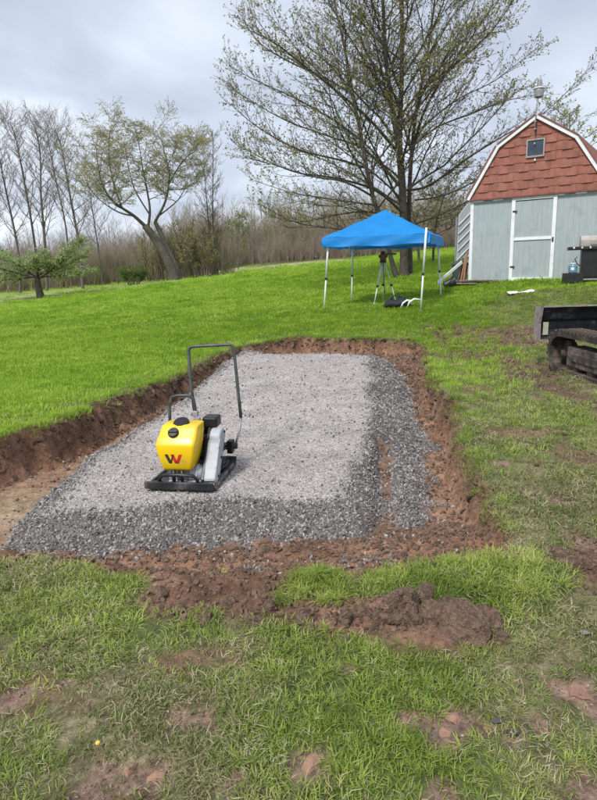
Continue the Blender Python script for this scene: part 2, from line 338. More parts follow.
# ground albedo (what each patch is made of)
def lerp(a, b, t): return a*(1-t[:, None])+b*t[:, None]
def ground_colour(x, y, S):
    A = lambda *c: np.array(c)[None, :]
    n1 = np.clip(.5+.8*fbm(x, y, 3, 4, 101), 0, 1); n2 = np.clip(.5+.9*fbm(x, y, 12, 3, 102), 0, 1); n3 = np.clip(.5+.8*fbm(x, y, .6, 3, 103), 0, 1)
    soil = lerp(A(.135, .074, .046), A(.28, .165, .105), n1); soil = lerp(soil, A(.075, .045, .03), np.clip(n2-.55, 0, 1)*1.3)
    soil = lerp(soil*1.0, soil*np.array([[1.42, 1.34, 1.28]]), ss(.45, .95, S['t'])*(.35+.65*n3))
    # pale subsoil on the trench floor at the right and the tan silt at the left
    q = P(455, 470, -.25); q2 = P(440, 510, -.2)
    pale = np.exp(-(((x-q[0])/.28)**2+((y-q[1])/.9)**2))+.7*np.exp(-(((x-q2[0])/.2)**2+((y-q2[1])/.5)**2)); pale = np.clip(pale*(.5+n2*.7), 0, 1)
    soil = lerp(soil, A(.40, .25, .16), pale*ss(.25, .9, S['t']))
    silt = S['silt']
    soil = lerp(soil, A(.33, .25, .165), silt*(.75+.25*n1))
    orange = ss(.5, .9, S['t'])*np.clip(fbm(x, y, 1.3, 3, 104)*1.6, 0, 1); soil = lerp(soil, A(.27, .15, .09), orange*.5)
    soil = lerp(soil, lerp(A(.27, .145, .10), A(.40, .25, .18), n2), np.clip(fbm(x, y, 2.6, 4, 105)*2.4+.25, 0, 1)*np.clip(S['spoil']+.4*S['t'], 0, 1)*.8)
    thatch = lerp(A(.13, .112, .058), A(.31, .26, .155), n2)
    green = lerp(A(.085, .115, .032), A(.13, .165, .045), n1)
    g = lerp(thatch, green, np.clip(S['fresh']*1.15, 0, 1))
    far = ss(14, 26, y); lawn = lerp(A(.17, .27, .03), A(.21, .33, .04), n3); lawn = lerp(lawn, A(.11, .20, .03), np.clip(n1-.45, 0, 1)*.6)
    g = lerp(g, lawn, far)
    bl = 29+(x+14.7)*0.62; field = ss(0, 1.5, y-bl)*ss(8, 4, x); g = lerp(g, lerp(A(.24, .29, .10), A(.34, .36, .17), n1), field*.9)
    dry = ss(57, 60, y)*ss(-12, -8, x)*ss(9, 4, x)*ss(66, 62, y); g = lerp(g, A(.42, .37, .24), dry*(.4+.6*n1))
    g = lerp(g, A(.13, .105, .07), ss(66, 75, y))
    c = lerp(soil, g, np.clip(S['grass'], 0, 1))
    c = lerp(c, lerp(A(.33, .22, .17), A(.25, .17, .125), n2), S['spot'])
    c = lerp(c, A(.15, .10, .07), np.clip(S['mud']*(1-S['spot']), 0, 1)*.8)
    comp = ss(-.03, .10, S['spad']); gr = lerp(A(.17, .157, .15), A(.46, .42, .395), comp); gr = gr*(.86+.28*n1)[:, None]
    return lerp(c, gr, S['grav'])
gm = np_mesh('ground', np.stack([xf, yf, S['z']], -1), quads, None, True)
colr = ground_colour(xf, yf, S)
ca = gm.color_attributes.new('albedo', 'FLOAT_COLOR', 'POINT'); ca.data.foreach_set('color', np.concatenate([colr, np.ones((len(xf), 1))], 1).astype(np.float32).ravel())
cb = gm.color_attributes.new('kindmask', 'FLOAT_COLOR', 'POINT')
wet = S['silt']*ss(.1, .5, .5+fbm(xf, yf, 2, 2, 106))
cb.data.foreach_set('color', np.stack([S['grav'], S['grass'], wet, np.ones_like(xf)], -1).astype(np.float32).ravel())
def ground_mat():
    m = bpy.data.materials.new('ground'); m.use_nodes = True; t = m.node_tree; n = t.nodes; l = t.links; b = n['Principled BSDF']
    b.inputs['Specular IOR Level'].default_value = 0.25
    a = n.new('ShaderNodeVertexColor'); a.layer_name = 'albedo'; k = n.new('ShaderNodeVertexColor'); k.layer_name = 'kindmask'; sp = n.new('ShaderNodeSeparateColor'); l.new(k.outputs[0], sp.inputs[0])
    co = n.new('ShaderNodeTexCoord')
    def noise(s, d=6, r=.6):
        q = n.new('ShaderNodeTexNoise'); q.inputs['Scale'].default_value = s; q.inputs['Detail'].default_value = d; q.inputs['Roughness'].default_value = r; l.new(co.outputs['Object'], q.inputs['Vector']); return q.outputs['Fac']
    def mr(x, a0, a1, b0, b1):
        q = n.new('ShaderNodeMapRange'); q.inputs[1].default_value = a0; q.inputs[2].default_value = a1; q.inputs[3].default_value = b0; q.inputs[4].default_value = b1; l.new(x, q.inputs[0]); return q.outputs[0]
    f1 = mr(noise(55, 5, .7), .3, .7, .62, 1.38); 
    vo = n.new('ShaderNodeTexVoronoi'); vo.inputs['Scale'].default_value = 70; l.new(co.outputs['Object'], vo.inputs['Vector'])
    bw = n.new('ShaderNodeSeparateColor'); l.new(vo.outputs['Color'], bw.inputs[0]); f2 = mr(bw.outputs[0], 0, 1, .6, 1.4)
    f3 = mr(noise(3.5, 6, .75), .3, .7, .8, 1.2)
    mixf = n.new('ShaderNodeMix'); l.new(sp.outputs[0], mixf.inputs[0]); fs = n.new('ShaderNodeMath'); fs.operation = 'MULTIPLY'; l.new(f1, fs.inputs[0]); l.new(mr(noise(13, 8, .8), .35, .65, .55, 1.45), fs.inputs[1])
    l.new(fs.outputs[0], mixf.inputs[2]); l.new(f2, mixf.inputs[3])
    mu = n.new('ShaderNodeMath'); mu.operation = 'MULTIPLY'; l.new(mixf.outputs[0], mu.inputs[0]); l.new(f3, mu.inputs[1])
    vm = n.new('ShaderNodeVectorMath'); vm.operation = 'SCALE'; l.new(a.outputs[0], vm.inputs[0]); l.new(mu.outputs[0], vm.inputs['Scale']); l.new(vm.outputs[0], b.inputs['Base Color'])
    rg = mr(sp.outputs[2], 0, 1, .93, .12); l.new(rg, b.inputs['Roughness'])
    hs = n.new('ShaderNodeMix'); l.new(sp.outputs[0], hs.inputs[0]); l.new(noise(40, 8, .72), hs.inputs[2]); l.new(vo.outputs['Distance'], hs.inputs[3])
    bp = n.new('ShaderNodeBump'); bp.inputs['Distance'].default_value = .03; l.new(mr(sp.outputs[2], 0, 1, .75, .05), bp.inputs['Strength']); l.new(hs.outputs[0], bp.inputs['Height']); l.new(bp.outputs[0], b.inputs['Normal'])
    return m
gm.materials.append(ground_mat())
ground = link(bpy.data.objects.new('ground', gm)); tag(ground, kind='structure')

# ------------------------------------------------------------------ scattering (ground cover nobody could count)
def scatter(name, pts, rot, scl, protos, kind='stuff'):
    me = bpy.data.meshes.new(name); me.vertices.add(len(pts)); me.vertices.foreach_set('co', pts.astype(np.float32).ravel())
    a = me.attributes.new('rot', 'FLOAT_VECTOR', 'POINT'); a.data.foreach_set('vector', rot.astype(np.float32).ravel())
    a = me.attributes.new('scl', 'FLOAT_VECTOR', 'POINT'); a.data.foreach_set('vector', scl.astype(np.float32).ravel())
    a = me.attributes.new('pick', 'INT', 'POINT'); a.data.foreach_set('value', rng.integers(0, len(protos), len(pts)).astype(np.int32))
    o = link(bpy.data.objects.new(name, me)); tag(o, kind=kind)
    g = bpy.data.node_groups.new(name+'_scatter', 'GeometryNodeTree')
    g.interface.new_socket('Geometry', in_out='INPUT', socket_type='NodeSocketGeometry'); g.interface.new_socket('Geometry', in_out='OUTPUT', socket_type='NodeSocketGeometry')
    n = g.nodes; l = g.links; gi = n.new('NodeGroupInput'); go = n.new('NodeGroupOutput'); ip = n.new('GeometryNodeInstanceOnPoints'); jn = n.new('GeometryNodeJoinGeometry')
    for p in protos[::-1]:
        oi = n.new('GeometryNodeObjectInfo'); oi.inputs['Object'].default_value = p; oi.inputs['As Instance'].default_value = True; l.new(oi.outputs['Geometry'], jn.inputs[0])
    def na(nm, ty):
        q = n.new('GeometryNodeInputNamedAttribute'); q.data_type = ty; q.inputs['Name'].default_value = nm; return q.outputs['Attribute']
    ip.inputs['Pick Instance'].default_value = True
    l.new(gi.outputs[0], ip.inputs['Points']); l.new(jn.outputs[0], ip.inputs['Instance']); l.new(na('pick', 'INT'), ip.inputs['Instance Index'])
    l.new(na('rot', 'FLOAT_VECTOR'), ip.inputs['Rotation']); l.new(na('scl', 'FLOAT_VECTOR'), ip.inputs['Scale']); l.new(ip.outputs[0], go.inputs[0])
    md = o.modifiers.new('scatter', 'NODES'); md.node_group = g
    return o
def proto(name, me): return bpy.data.objects.new(name, me)

def tuft(name, nb, h, rad, wid, lean, m, seed, flat=0.0):
    r = random.Random(seed); V = []; F3 = []; F4 = []
    for i in range(nb):
        a = r.uniform(0, 6.283); d = rad*math.sqrt(r.random()); x, y = d*math.cos(a), d*math.sin(a)
        b = a+r.uniform(-1.2, 1.2); L = h*r.uniform(.55, 1.15); le = lean*r.uniform(.3, 1.5)+flat; wv = wid*r.uniform(.7, 1.2)
        px, py = -math.sin(b), math.cos(b); k = len(V); tw = r.uniform(-.6, .6)
        for j, t in enumerate((0, .4, .75)):
            th = le*t*(1+.6*t); rr = L*t*math.sin(min(th, 1.5)); zz = L*t*math.cos(min(th, 1.5)); ww = wv*(1-.55*t)/2
            qx, qy = math.cos(tw*t)*px-math.sin(tw*t)*py, math.sin(tw*t)*px+math.cos(tw*t)*py
            V += [(x+rr*math.cos(b)-qx*ww, y+rr*math.sin(b)-qy*ww, zz-.004), (x+rr*math.cos(b)+qx*ww, y+rr*math.sin(b)+qy*ww, zz-.004)]
        th = min(le*1.6, 1.55); V.append((x+L*math.sin(th)*math.cos(b), y+L*math.sin(th)*math.sin(b), L*math.cos(th)))
        F4 += [(k, k+1, k+3, k+2), (k+2, k+3, k+5, k+4)]; F3.append((k+4, k+5, k+6))
    return proto(name, np_mesh(name, V, [np.array(F4), np.array(F3)], m, True))
G_fresh = foliage_mat('grass_fresh', [(.155,.23,.03), (.285,.38,.065), (.48,.53,.15)], 1.2, .35)
G_dull = foliage_mat('grass_dull', [(.11,.15,.04), (.20,.26,.07), (.34,.37,.14)], 2.5, .3)
G_straw = foliage_mat('grass_straw', [(.27,.23,.12), (.42,.37,.21), (.60,.54,.36)], 3, .25)
G_lawn = foliage_mat('grass_lawn', [(.22,.375,.03), (.33,.51,.045), (.46,.60,.09)], .55, .4)
T_fresh = [tuft('t', 18, .050, .048, .0048, .8, G_fresh, s) for s in range(5)]
T_dull = [tuft('t', 15, .043, .055, .0046, 1.05, G_dull, 10+s) for s in range(5)]
T_straw = [tuft('t', 8, .048, .06, .0034, .5, G_straw, 20+s, flat=.85) for s in range(5)]
T_lawn = [tuft('t', 26, .05, .085, .0065, .5, G_lawn, 30+s) for s in range(5)]
T_long = [tuft('t', 22, .10, .045, .0052, .8, G_fresh, 40+s) for s in range(3)]

def sample(x0, x1, y0, y1, dens, cone=None):
    n = int((x1-x0)*(y1-y0)*dens); x = rng.uniform(x0, x1, n); y = rng.uniform(y0, y1, n)
    if cone is not None: k = (x > -cone*y-1.4) & (x < cone*y+1.4); x, y = x[k], y[k]
    return x, y
def make(name, lists):
    pass
buckets = {'fresh': [], 'dull': [], 'straw': [], 'lawn': [], 'long': []}
def put(b, x, y, z, s, sv=.25, tilt=.15, hs=1.0):
    n = len(x)
    if not n: return
    sc = s*rng.uniform(1-sv, 1+sv, n); rot = np.stack([rng.normal(0, tilt, n), rng.normal(0, tilt, n), rng.uniform(0, 6.283, n)], -1)
    buckets[b].append((np.stack([x, y, z], -1), rot, np.stack([sc, sc, sc*hs*rng.uniform(.75, 1.3, n)], -1)))
for (y0, y1, dens, s) in [(1.0, 2.2, 1500, .78), (2.2, 3.6, 1200, .88), (3.6, 6, 650, 1.05), (6, 9, 380, 1.25), (9, 14.5, 190, 1.5)]:
    x, y = sample(-.56*y1-1.4, .56*y1+1.4, y0, y1, dens, .56); T = surfaces(x, y); u = rng.random(len(x)); z = T['z']
    ed = (np.abs(T['sp']+.02) < .05) & (y > 3.2)
    g = (T['grass'] > u*.9+.05); fr = T['fresh']; u2 = rng.random(len(x)); patch = np.clip(.62+1.25*fbm(x, y, 3.1, 4, 95), .07, 1)
    worn = np.clip(1.15-fr, 0, 1)
    islawn = (ss(6, 10, y)*ss(3.5, 2.0, x-(.25*(y-8)))+ss(-1.2, -2, x)*ss(3.8, 5, y)) > rng.random(len(x))
    rough = ss(-1.1, -.15, T['sp'])*np.clip(.6+fbm(x, y, 2.4, 3, 96)*1.6, 0, 1)*(y > 4); islawn &= rng.random(len(x)) > rough
    k1 = g & (u2 < fr*.9) & ~islawn; k1 &= rng.random(len(x)) < np.clip(patch*1.1, .25, .85)
    k2 = g & (u2 >= fr*.9) & (rng.random(len(x)) < patch*.85) & ~islawn
    k3 = g & (rng.random(len(x)) < (worn*.62+.09)*patch) & ~islawn; k4 = g & islawn
    put('fresh', x[k1], y[k1], z[k1], s); put('dull', x[k2], y[k2], z[k2], s); put('straw', x[k3], y[k3], z[k3]+.004, s, tilt=.3); put('lawn', x[k4], y[k4], z[k4], s*.95)
    k5 = ((T['hp'] > -.02) | ((T['st'] > .05) & (rng.random(len(x)) < .22)) | (ed & (rng.random(len(x)) < .35))) & (T['t'] < .4)
    put('long', x[k5], y[k5], z[k5], s*.75, hs=.8)
for (y0, y1, dens, s) in [(14.5, 20, 90, 2.0), (20, 30, 42, 2.7), (30, 46, 17, 4.0), (46, 66, 6, 6.0)]:
    x, y = sample(-.56*y1-1.4, .56*y1+1.4, y0, y1, dens, .56); T = surfaces(x, y)
    bl = 29+(x+14.7)*0.62; k = ~((y > bl) & (x < 6)) | (rng.random(len(x)) < .10); k &= T['grass'] > .2+rng.random(len(x))*.5
    k &= ~((x > 4.9) & (x < 9.5) & (y > 16.2+.7*(5.14-x)*-0 - .7*(x-5.14)+1.85) & (y < 22))
    put('lawn', x[k], y[k], T['z'][k], s, hs=.55 if s < 3 else .4)
for b, protos, lab in [('fresh', T_fresh, 'fresh_grass'), ('dull', T_dull, 'worn_grass'), ('straw', T_straw, 'dry_grass'), ('lawn', T_lawn, 'lawn_grass'), ('long', T_long, 'long_grass')]:
    o = scatter(lab, *[np.concatenate([q[i] for q in buckets[b]]) for i in range(3)], protos)
    tag(o, {'fresh': 'bright green grass blades growing in the near ground', 'dull': 'trampled dull green grass around the dig', 'straw': 'dry straw coloured blades lying over the near grass', 'lawn': 'mown bright green lawn on the slope', 'long': 'longer grass hanging on the edges of the dig'}[b], 'grass')

# gravel and crumbs of soil
def stone(seed, m, flat=.7, sub=1):
    bm = bmesh.new(); bmesh.ops.create_icosphere(bm, subdivisions=sub, radius=.5); r = random.Random(seed)
    for pl in range(7):
        nrm = Vector((r.gauss(0, 1), r.gauss(0, 1), r.gauss(0, 1))).normalized(); dd = r.uniform(.16, .34)
        for v in bm.verts:
            k = v.co.dot(nrm)-dd
            if k > 0: v.co -= nrm*k
    for v in bm.verts: v.co = Vector((v.co.x*1.15, v.co.y*.85, v.co.z*flat))
    me = bpy.data.meshes.new('stone'); bm.to_mesh(me); bm.free(); me.materials.append(m); return proto('stone', me)
M_stone = mat('crushed_stone', (.16,.147,.141), (.32,.297,.285), .75, 30, objrand=.78)
M_fine = mat('stone_chips', (.41,.375,.355), (.53,.49,.465), .9, 30, objrand=.32)
M_crumb = mat('soil_crumbs', (.10,.064,.043), (.26,.17,.12), .95, 20, objrand=.4, bump=.5)
P_stone = [stone(s, M_stone, .65) for s in range(7)]; P_fine = [stone(20+s, M_fine, .6) for s in range(4)]; P_crumb = [stone(40+s, M_crumb, .8) for s in range(5)]
def rnd_rot(n): return rng.uniform(0, 6.283, (n, 3))
def stones(name, regs, sel, protos, lab, cat):
    A = []
    for (x0, x1, y0, y1, dens, s0, s1) in regs:
        x, y = sample(x0, x1, y0, y1, dens); T = surfaces(x, y); k = sel(T, x, y) > rng.random(len(x)); n = int(k.sum())
        sz = s0+(s1-s0)*rng.random(n)**2.2
        A.append((np.stack([x[k], y[k], T['z'][k]+sz*.12], -1), rnd_rot(n), np.repeat(sz[:, None], 3, 1)*rng.uniform(.8, 1.2, (n, 3))))
    o = scatter(name, *[np.concatenate([q[i] for q in A]) for i in range(3)], protos); tag(o, lab, cat)
stones('gravel', [(-4, 2.6, 3, 5, 4600, .012, .038), (-3, 2.8, 5, 8, 2300, .016, .044), (-2, 2.9, 8, 12.3, 1000, .022, .055)],
       lambda T, x, y: T['grav']*(ss(.16, -.04, T['spad'])+.07)+(T['t'] > .9)*(T['grav'] < .5)*(.10*(fbm(x, y, 3, 2, 7) > 0)+.02+.6*ss(3.25, 3.05, y)*(x < .55)*(fbm(x, y, 2.6, 2, 8) > -.05)), P_stone, 'loose grey crushed stone sloping off the pad', 'gravel')
stones('compacted_gravel', [(-4, 2, 3.4, 6, 2600, .007, .020), (-3, 2, 6, 12.3, 900, .012, .028)],
       lambda T, x, y: T['grav']*ss(-.1, .12, T['spad']), P_fine, 'fine pale compacted stone on the top of the pad', 'gravel')
stones('soil_crumbs', [(-2.6, 2.6, 1.1, 2.2, 2600, .004, .018), (-3, 2.8, 2.2, 4, 2800, .007, .045), (-4, 5, 4, 7, 1100, .01, .06), (-3, 5, 7, 13.5, 900, .02, .11)],
       lambda T, x, y: (1-T['grav'])*(1-.93*T['silt'])*np.clip(T['t']*.8+T['bank']*1.3+T['spoil']+T['mud']*.2+T['spot']*.6+.16*(1-T['fresh'])*(y < 5), 0, 1)*.8, P_crumb, 'crumbs of red brown soil in the trench and on the spoil', 'soil')
L_lit = foliage_mat('dead_flecks', [(.18,.14,.08), (.32,.26,.16), (.48,.42,.29)], 6, .1)
def fleck(seed):
    r_ = random.Random(seed); a = r_.uniform(.3, .6); V = [(-.5, 0, 0), (-.1, a*.35, .08), (.5, .05, .02), (.05, -a*.4, .05)]; return proto('fleck', np_mesh('fleck', V, np.array([(0, 3, 2, 1)]), L_lit))
x, y = sample(-2.9, 3.4, 1.1, 5.5, 2600); T = surfaces(x, y); k = (T['grav'] < .2)*(T['t'] < .2)*np.clip(1.05-T['fresh'], .08, 1)*(1-T['spoil']*.6)*.55 > rng.random(len(x)); n = int(k.sum()); sz = rng.uniform(.004, .015, n)
o = scatter('dead_litter', np.stack([x[k], y[k], T['z'][k]+rng.uniform(.002, .018, n)], -1), np.column_stack([rng.normal(0, .4, n), rng.normal(0, .4, n), rng.uniform(0, 6.28, n)]), np.repeat(sz[:, None], 3, 1), [fleck(i) for i in range(5)]); tag(o, 'dead leaf and thatch flecks lying in the worn grass', 'litter')
# torn turf edge
M_sod = mat('dark_sod', (.05,.034,.022), (.11,.07,.045), .97, 20, objrand=.3, bump=.6)
P_sod = [stone(60+s_, M_sod, .7, 2) for s_ in range(4)]
A = []
for (x0, x1, y0, y1, dens, s0, s1) in [(-4.5, 4.5, 3, 8, 900, .02, .075), (-3, 4.5, 8, 13.5, 700, .03, .10)]:
    x, y = sample(x0, x1, y0, y1, dens); T = surfaces(x, y); k = (np.abs(T['t']-.3) < .28)*np.clip(.45+fbm(x, y, 2.5, 3, 97), .05, 1)*.8*(y > 3.3) > rng.random(len(x)); n = int(k.sum()); sz = s0+(s1-s0)*rng.random(n)**2
    A.append((np.stack([x[k], y[k], T['z'][k]-sz*.05], -1), rnd_rot(n), np.repeat(sz[:, None], 3, 1)*rng.uniform(.7, 1.3, (n, 3))))
o = scatter('torn_sod', *[np.concatenate([q_[i] for q_ in A]) for i in range(3)], P_sod); tag(o, 'dark crumbs of torn sod along the top of the cut', 'soil')
R_root = foliage_mat('root_fibre', [(.10,.07,.04), (.20,.15,.09), (.32,.27,.16)], 4, .2)
T_root = [tuft('t', 10, .10, .05, .003, 1.0, R_root, 60+s_, flat=1.0) for s_ in range(3)]
x, y = sample(-4.5, 4.5, 3.3, 13.5, 700); T = surfaces(x, y); k = (np.abs(T['t']-.25) < .22) & (rng.random(len(x)) < .5); n = int(k.sum())
o = scatter('root_fringe', np.stack([x[k], y[k], T['z'][k]+.01], -1), np.column_stack([rng.normal(0, .6, n), rng.normal(0, .6, n), rng.uniform(0, 6.28, n)]), np.repeat(rng.uniform(.6, 1.3, (n, 1)), 3, 1), T_root); tag(o, 'dead roots and straw hanging from the cut turf', 'roots')
#SECTION2
# ================================================================== SHED
M_siding = mat('painted_siding', (.345,.395,.405), (.395,.445,.455), .75, 3, bump=.12, bscale=40, stain=(.27,.32,.33), stain_amt=.25, stain_scale=2.0, stretch=(6,6,.8))
M_trim = mat('white_trim_paint', (.84,.86,.87), (.78,.80,.81), .6, 5, stain=(.55,.55,.52), stain_amt=.3, stain_scale=6, bump=.08)
M_shing = mat('red_brown_shingle', (.30,.118,.086), (.36,.148,.11), .92, 7, bump=.5, bscale=120, objrand=.06, stain=(.20,.085,.065), stain_amt=.45, stain_scale=4)
M_back = mat('shingle_underlay', (.05,.022,.018), None, .95)
M_darkglass = mat('dark_window_glass', (.03,.045,.065), (.06,.08,.11), .15, 4)
M_winframe = mat('window_frame_metal', (.42,.36,.34), (.30,.27,.26), .5, 12)
M_roof = mat('roof_shingle', (.20,.08,.06), (.28,.11,.08), .95, 8, bump=.4)
SA = Vector((5.14, 18.0)); SB = Vector((8.02, 16.0)); SRZ = math.atan2(SB.y-SA.y, SB.x-SA.x); SZ = 1.16; SW = 3.5; SH = 2.28; SDEP = 4.2
shed = thing('garden_shed', 'pale blue shed with a red shingled gambrel gable and white trimmed door', 'shed', (SA.x, SA.y, SZ), SRZ)
gam = [(-.08,SH),(.72,3.62),(1.70,4.24),(2.70,3.60),(3.58,SH)]
def siding(x0, x1, z0, z1, y=0.0, back=.05):
    m = MB(); x = x0
    while x < x1-.01:
        e = min(x+.145, x1); m.box((x+.003, y, z0), (e-.003, y+back, z1)); m.box((x-.003 if x > x0 else x, y+.005, z0), (x+.003, y+back-.003, z1)); x += .145
    return m
siding(.05, 1.15, -.02, SH+.02).done('siding_panel', M_siding, shed); siding(2.33, SW-.05, -.02, SH+.02).done('siding_panel', M_siding, shed)
sd = MB()
for x in (0, SW-.05): sd.box((x, .06, -.02), (x+.05, SDEP, SH))
sd.box((.05, SDEP-.05, -.02), (SW-.05, SDEP, SH)); sd.prism([(-.02,SH),(.74,3.58),(1.70,4.18),(2.68,3.56),(3.52,SH)], SDEP-.06, SDEP); sd.done('wall', M_siding, shed)
MB().box((.02, .004, -.16), (SW-.02, SDEP-.1, -.03)).done('foundation', mat('foundation_timber', (.09,.08,.07), (.16,.14,.12), .9), shed)
for x in (-.02, SW-.07): MB().box((x, -.022, -.04), (x+.09, .002, SH), bev=.004).done('corner_board', M_trim, shed)
# door: frame boards, leaf with grooves, rail
door = siding(1.245, 2.235, .09, 2.14, -.012, .05).done('door', M_siding, shed)
MB().box((1.15, -.04, -.03), (1.245, .0, 2.25), bev=.004).done('door_stile', M_trim, door); MB().box((2.235, -.04, -.03), (2.33, .0, 2.25), bev=.004).done('door_stile', M_trim, door)
MB().box((1.245, -.038, 2.16), (2.235, .0, 2.24), bev=.004).done('door_rail', M_trim, door); MB().box((1.245, -.038, 1.09), (2.235, -.013, 1.17), bev=.004).done('door_rail', M_trim, door)
MB().box((1.245, -.042, -.06), (2.235, .0, .085), bev=.004).done('door_rail', M_trim, door)
M_hdw = mat('dark_hardware', (.06,.055,.05), (.12,.09,.07), .5, metal=.6)
MB().box((2.255, -.052, 1.02), (2.30, -.041, 1.14)).box((2.265, -.075, 1.06), (2.285, -.052, 1.10)).done('door_latch', M_hdw, door)
for z in (.35, 1.85): MB().box((1.18, -.047, z), (1.30, -.041, z+.05)).done('door_hinge', M_hdw, door)
# gable shingles: overlapping tabs clipped to the gambrel
def clip(poly, cl):
    for i in range(len(cl)):
        a, b = cl[i], cl[(i+1) % len(cl)]; ins = lambda p: (b[0]-a[0])*(p[1]-a[1])-(b[1]-a[1])*(p[0]-a[0]) <= 1e-9
        o = []
        for j in range(len(poly)):
            p, q = poly[j], poly[(j+1) % len(poly)]; pi, qi = ins(p), ins(q)
            if pi: o.append(p)
            if pi != qi:
                d1 = (b[0]-a[0])*(p[1]-a[1])-(b[1]-a[1])*(p[0]-a[0]); d2 = (b[0]-a[0])*(q[1]-a[1])-(b[1]-a[1])*(q[0]-a[0]); t = d1/(d1-d2)
                o.append((p[0]+(q[0]-p[0])*t, p[1]+(q[1]-p[1])*t))
        poly = o
        if len(poly) < 3: return []
    return poly
MB().prism(gam, -.02, .06).done('gable_backing', M_back, shed)
RH = .222; TWD = .27; r_ = 0; z = SH-.03
while z < 4.2:
    x = -.2+(r_ % 2)*TWD*.5; k = 0
    while x < 3.8:
        thick = .014 if (k+r_) % 2 else .030; drop = .0 if (k+r_) % 2 else .014
        c = clip([(x+.0006, z-drop), (x+.0006, z+RH+.01), (x+TWD-.0006, z+RH+.01), (x+TWD-.0006, z-drop)], gam)
        if len(c) >= 3 and abs(sum(c[i][0]*c[(i+1) % len(c)][1]-c[(i+1) % len(c)][0]*c[i][1] for i in range(len(c)))) > .004:
            n = len(c); vs = []
            for p in c: vs.append((p[0], -.026-thick*(1-(p[1]-z)/RH*.9), p[1]))
            vs += [(p[0], -.0215, p[1]) for p in c]
            m = MB(); m._add(vs, [tuple(range(n)), tuple(range(2*n-1, n-1, -1))]+[(i, i+n, (i+1) % n+n, (i+1) % n) for i in range(n)]); m.done('shingle', M_shing, shed)
        x += TWD; k += 1
    z += RH; r_ += 1
# rake boards and the roof planes
def strip(p, q, w_, y0, y1, out_=0):
    d = Vector((q[0]-p[0], q[1]-p[1])).normalized(); nn = Vector((-d.y, d.x))
    return [(p[0]+nn.x*out_, p[1]+nn.y*out_), (q[0]+nn.x*out_, q[1]+nn.y*out_), (q[0]+nn.x*(out_-w_), q[1]+nn.y*(out_-w_)), (p[0]+nn.x*(out_-w_), p[1]+nn.y*(out_-w_))]
for i in range(4):
    MB().prism(strip(gam[i], gam[i+1], .085, 0, 0, .05), -.10, -.052).done('rake_board', M_trim, shed)
    MB().prism(strip(gam[i], gam[i+1], .035, 0, 0, .088), -.12, SDEP+.1).done('roof_panel', M_roof, shed)
MB().box((-.05, -.095, SH-.045), (3.55, -.053, SH+.0), bev=.004).done('eave_trim', mat('dark_eave_trim', (.20,.08,.06), (.14,.06,.05), .8), shed)  # dark red-brown trim strip along the foot of the gable
wd = MB().box((1.50, -.058, 3.27), (1.91, -.051, 3.66)).done('window', M_darkglass, shed)
fr = MB()
for lo, hi in (((1.47,-.085,3.235),(1.505,-.050,3.695)), ((1.905,-.085,3.235),(1.94,-.050,3.695)), ((1.505,-.084,3.66),(1.905,-.050,3.695)), ((1.505,-.086,3.235),(1.905,-.050,3.275))): fr.box(lo, hi, bev=.003)
fr.done('window_frame', M_winframe, wd)
MB().box((1.69, -.095, 3.14), (1.73, -.05, 3.19), bev=.005).tube([(1.71,-.07,3.2),(1.71,-.07,3.25)], .006, 6).done('window_latch', M_trim, shed)
# pole with lantern on the peak
lamp = thing('pole_lantern', 'grey lantern shaped fixture on a thin pole above the shed peak', 'lantern', tuple(shed.matrix_basis @ Vector((1.68, -.14, 3.9))), SRZ)
M_galv = mat('galvanised_metal', (.26,.26,.28), (.38,.38,.40), .45, 20, metal=.3); M_wht = mat('white_enamel', (.78,.78,.78), None, .4)
MB().tube([(0,0,-.05),(0,0,.30),(.01,.02,.62),(.03,.02,.80)], .014, 8).done('pole', M_galv, lamp)
for z in (.02, .2): MB().box((-.03,-.02,z),(.03,.10,z+.03)).done('bracket', M_galv, lamp)
MB().lathe([(.08,.0),(.115,.02),(.122,.17),(.118,.19)], 20, Matrix.Translation((.05,.02,.79))).done('shade', M_galv, lamp)
MB().lathe([(.135,.0),(.137,.015),(.10,.04),(.07,.045)], 20, Matrix.Translation((.05,.02,1.0))).done('rim', M_wht, lamp)
MB().lathe([(.062,.0),(.058,.15),(.03,.20),(.0001,.205)], 16, Matrix.Translation((.05,.02,1.062))).done('cap', M_galv, lamp)
cd = MB().tube([(-.01,.06,.05),(-.02,.03,-.08),(.01,.05,-.2),(0,.07,-.32)], .007, 6); cd.lathe([(.02,0),(.03,.03),(.02,.06)], 10, Matrix.Translation((0,.05,-.36))); cd.done('cable', M_galv, lamp)

# ================================================================== stuff round the shed
def on(x, y, dz=0): return (x, y, Z(x, y)+dz)
def sl(x, y, z=0): v = shed.matrix_basis @ Vector((x, y, z)); return v
shed.matrix_basis = Matrix.Translation((SA.x, SA.y, SZ)) @ Matrix.Rotation(SRZ, 4, 'Z')
M_wood = mat('weathered_wood', (.20,.17,.14), (.34,.30,.26), .9, 4, stretch=(2,14,14), bump=.4, objrand=.3)
M_dwood = mat('dark_wet_wood', (.06,.045,.035), (.13,.09,.06), .85, 5, stretch=(2,12,12), bump=.4)
M_red = mat('rusty_brown_wood', (.24,.11,.06), (.33,.18,.10), .85, 6, stretch=(2,12,12), bump=.3)
M_black = mat('black_plastic', (.012,.012,.013), (.03,.03,.032), .5, 15, bump=.1)
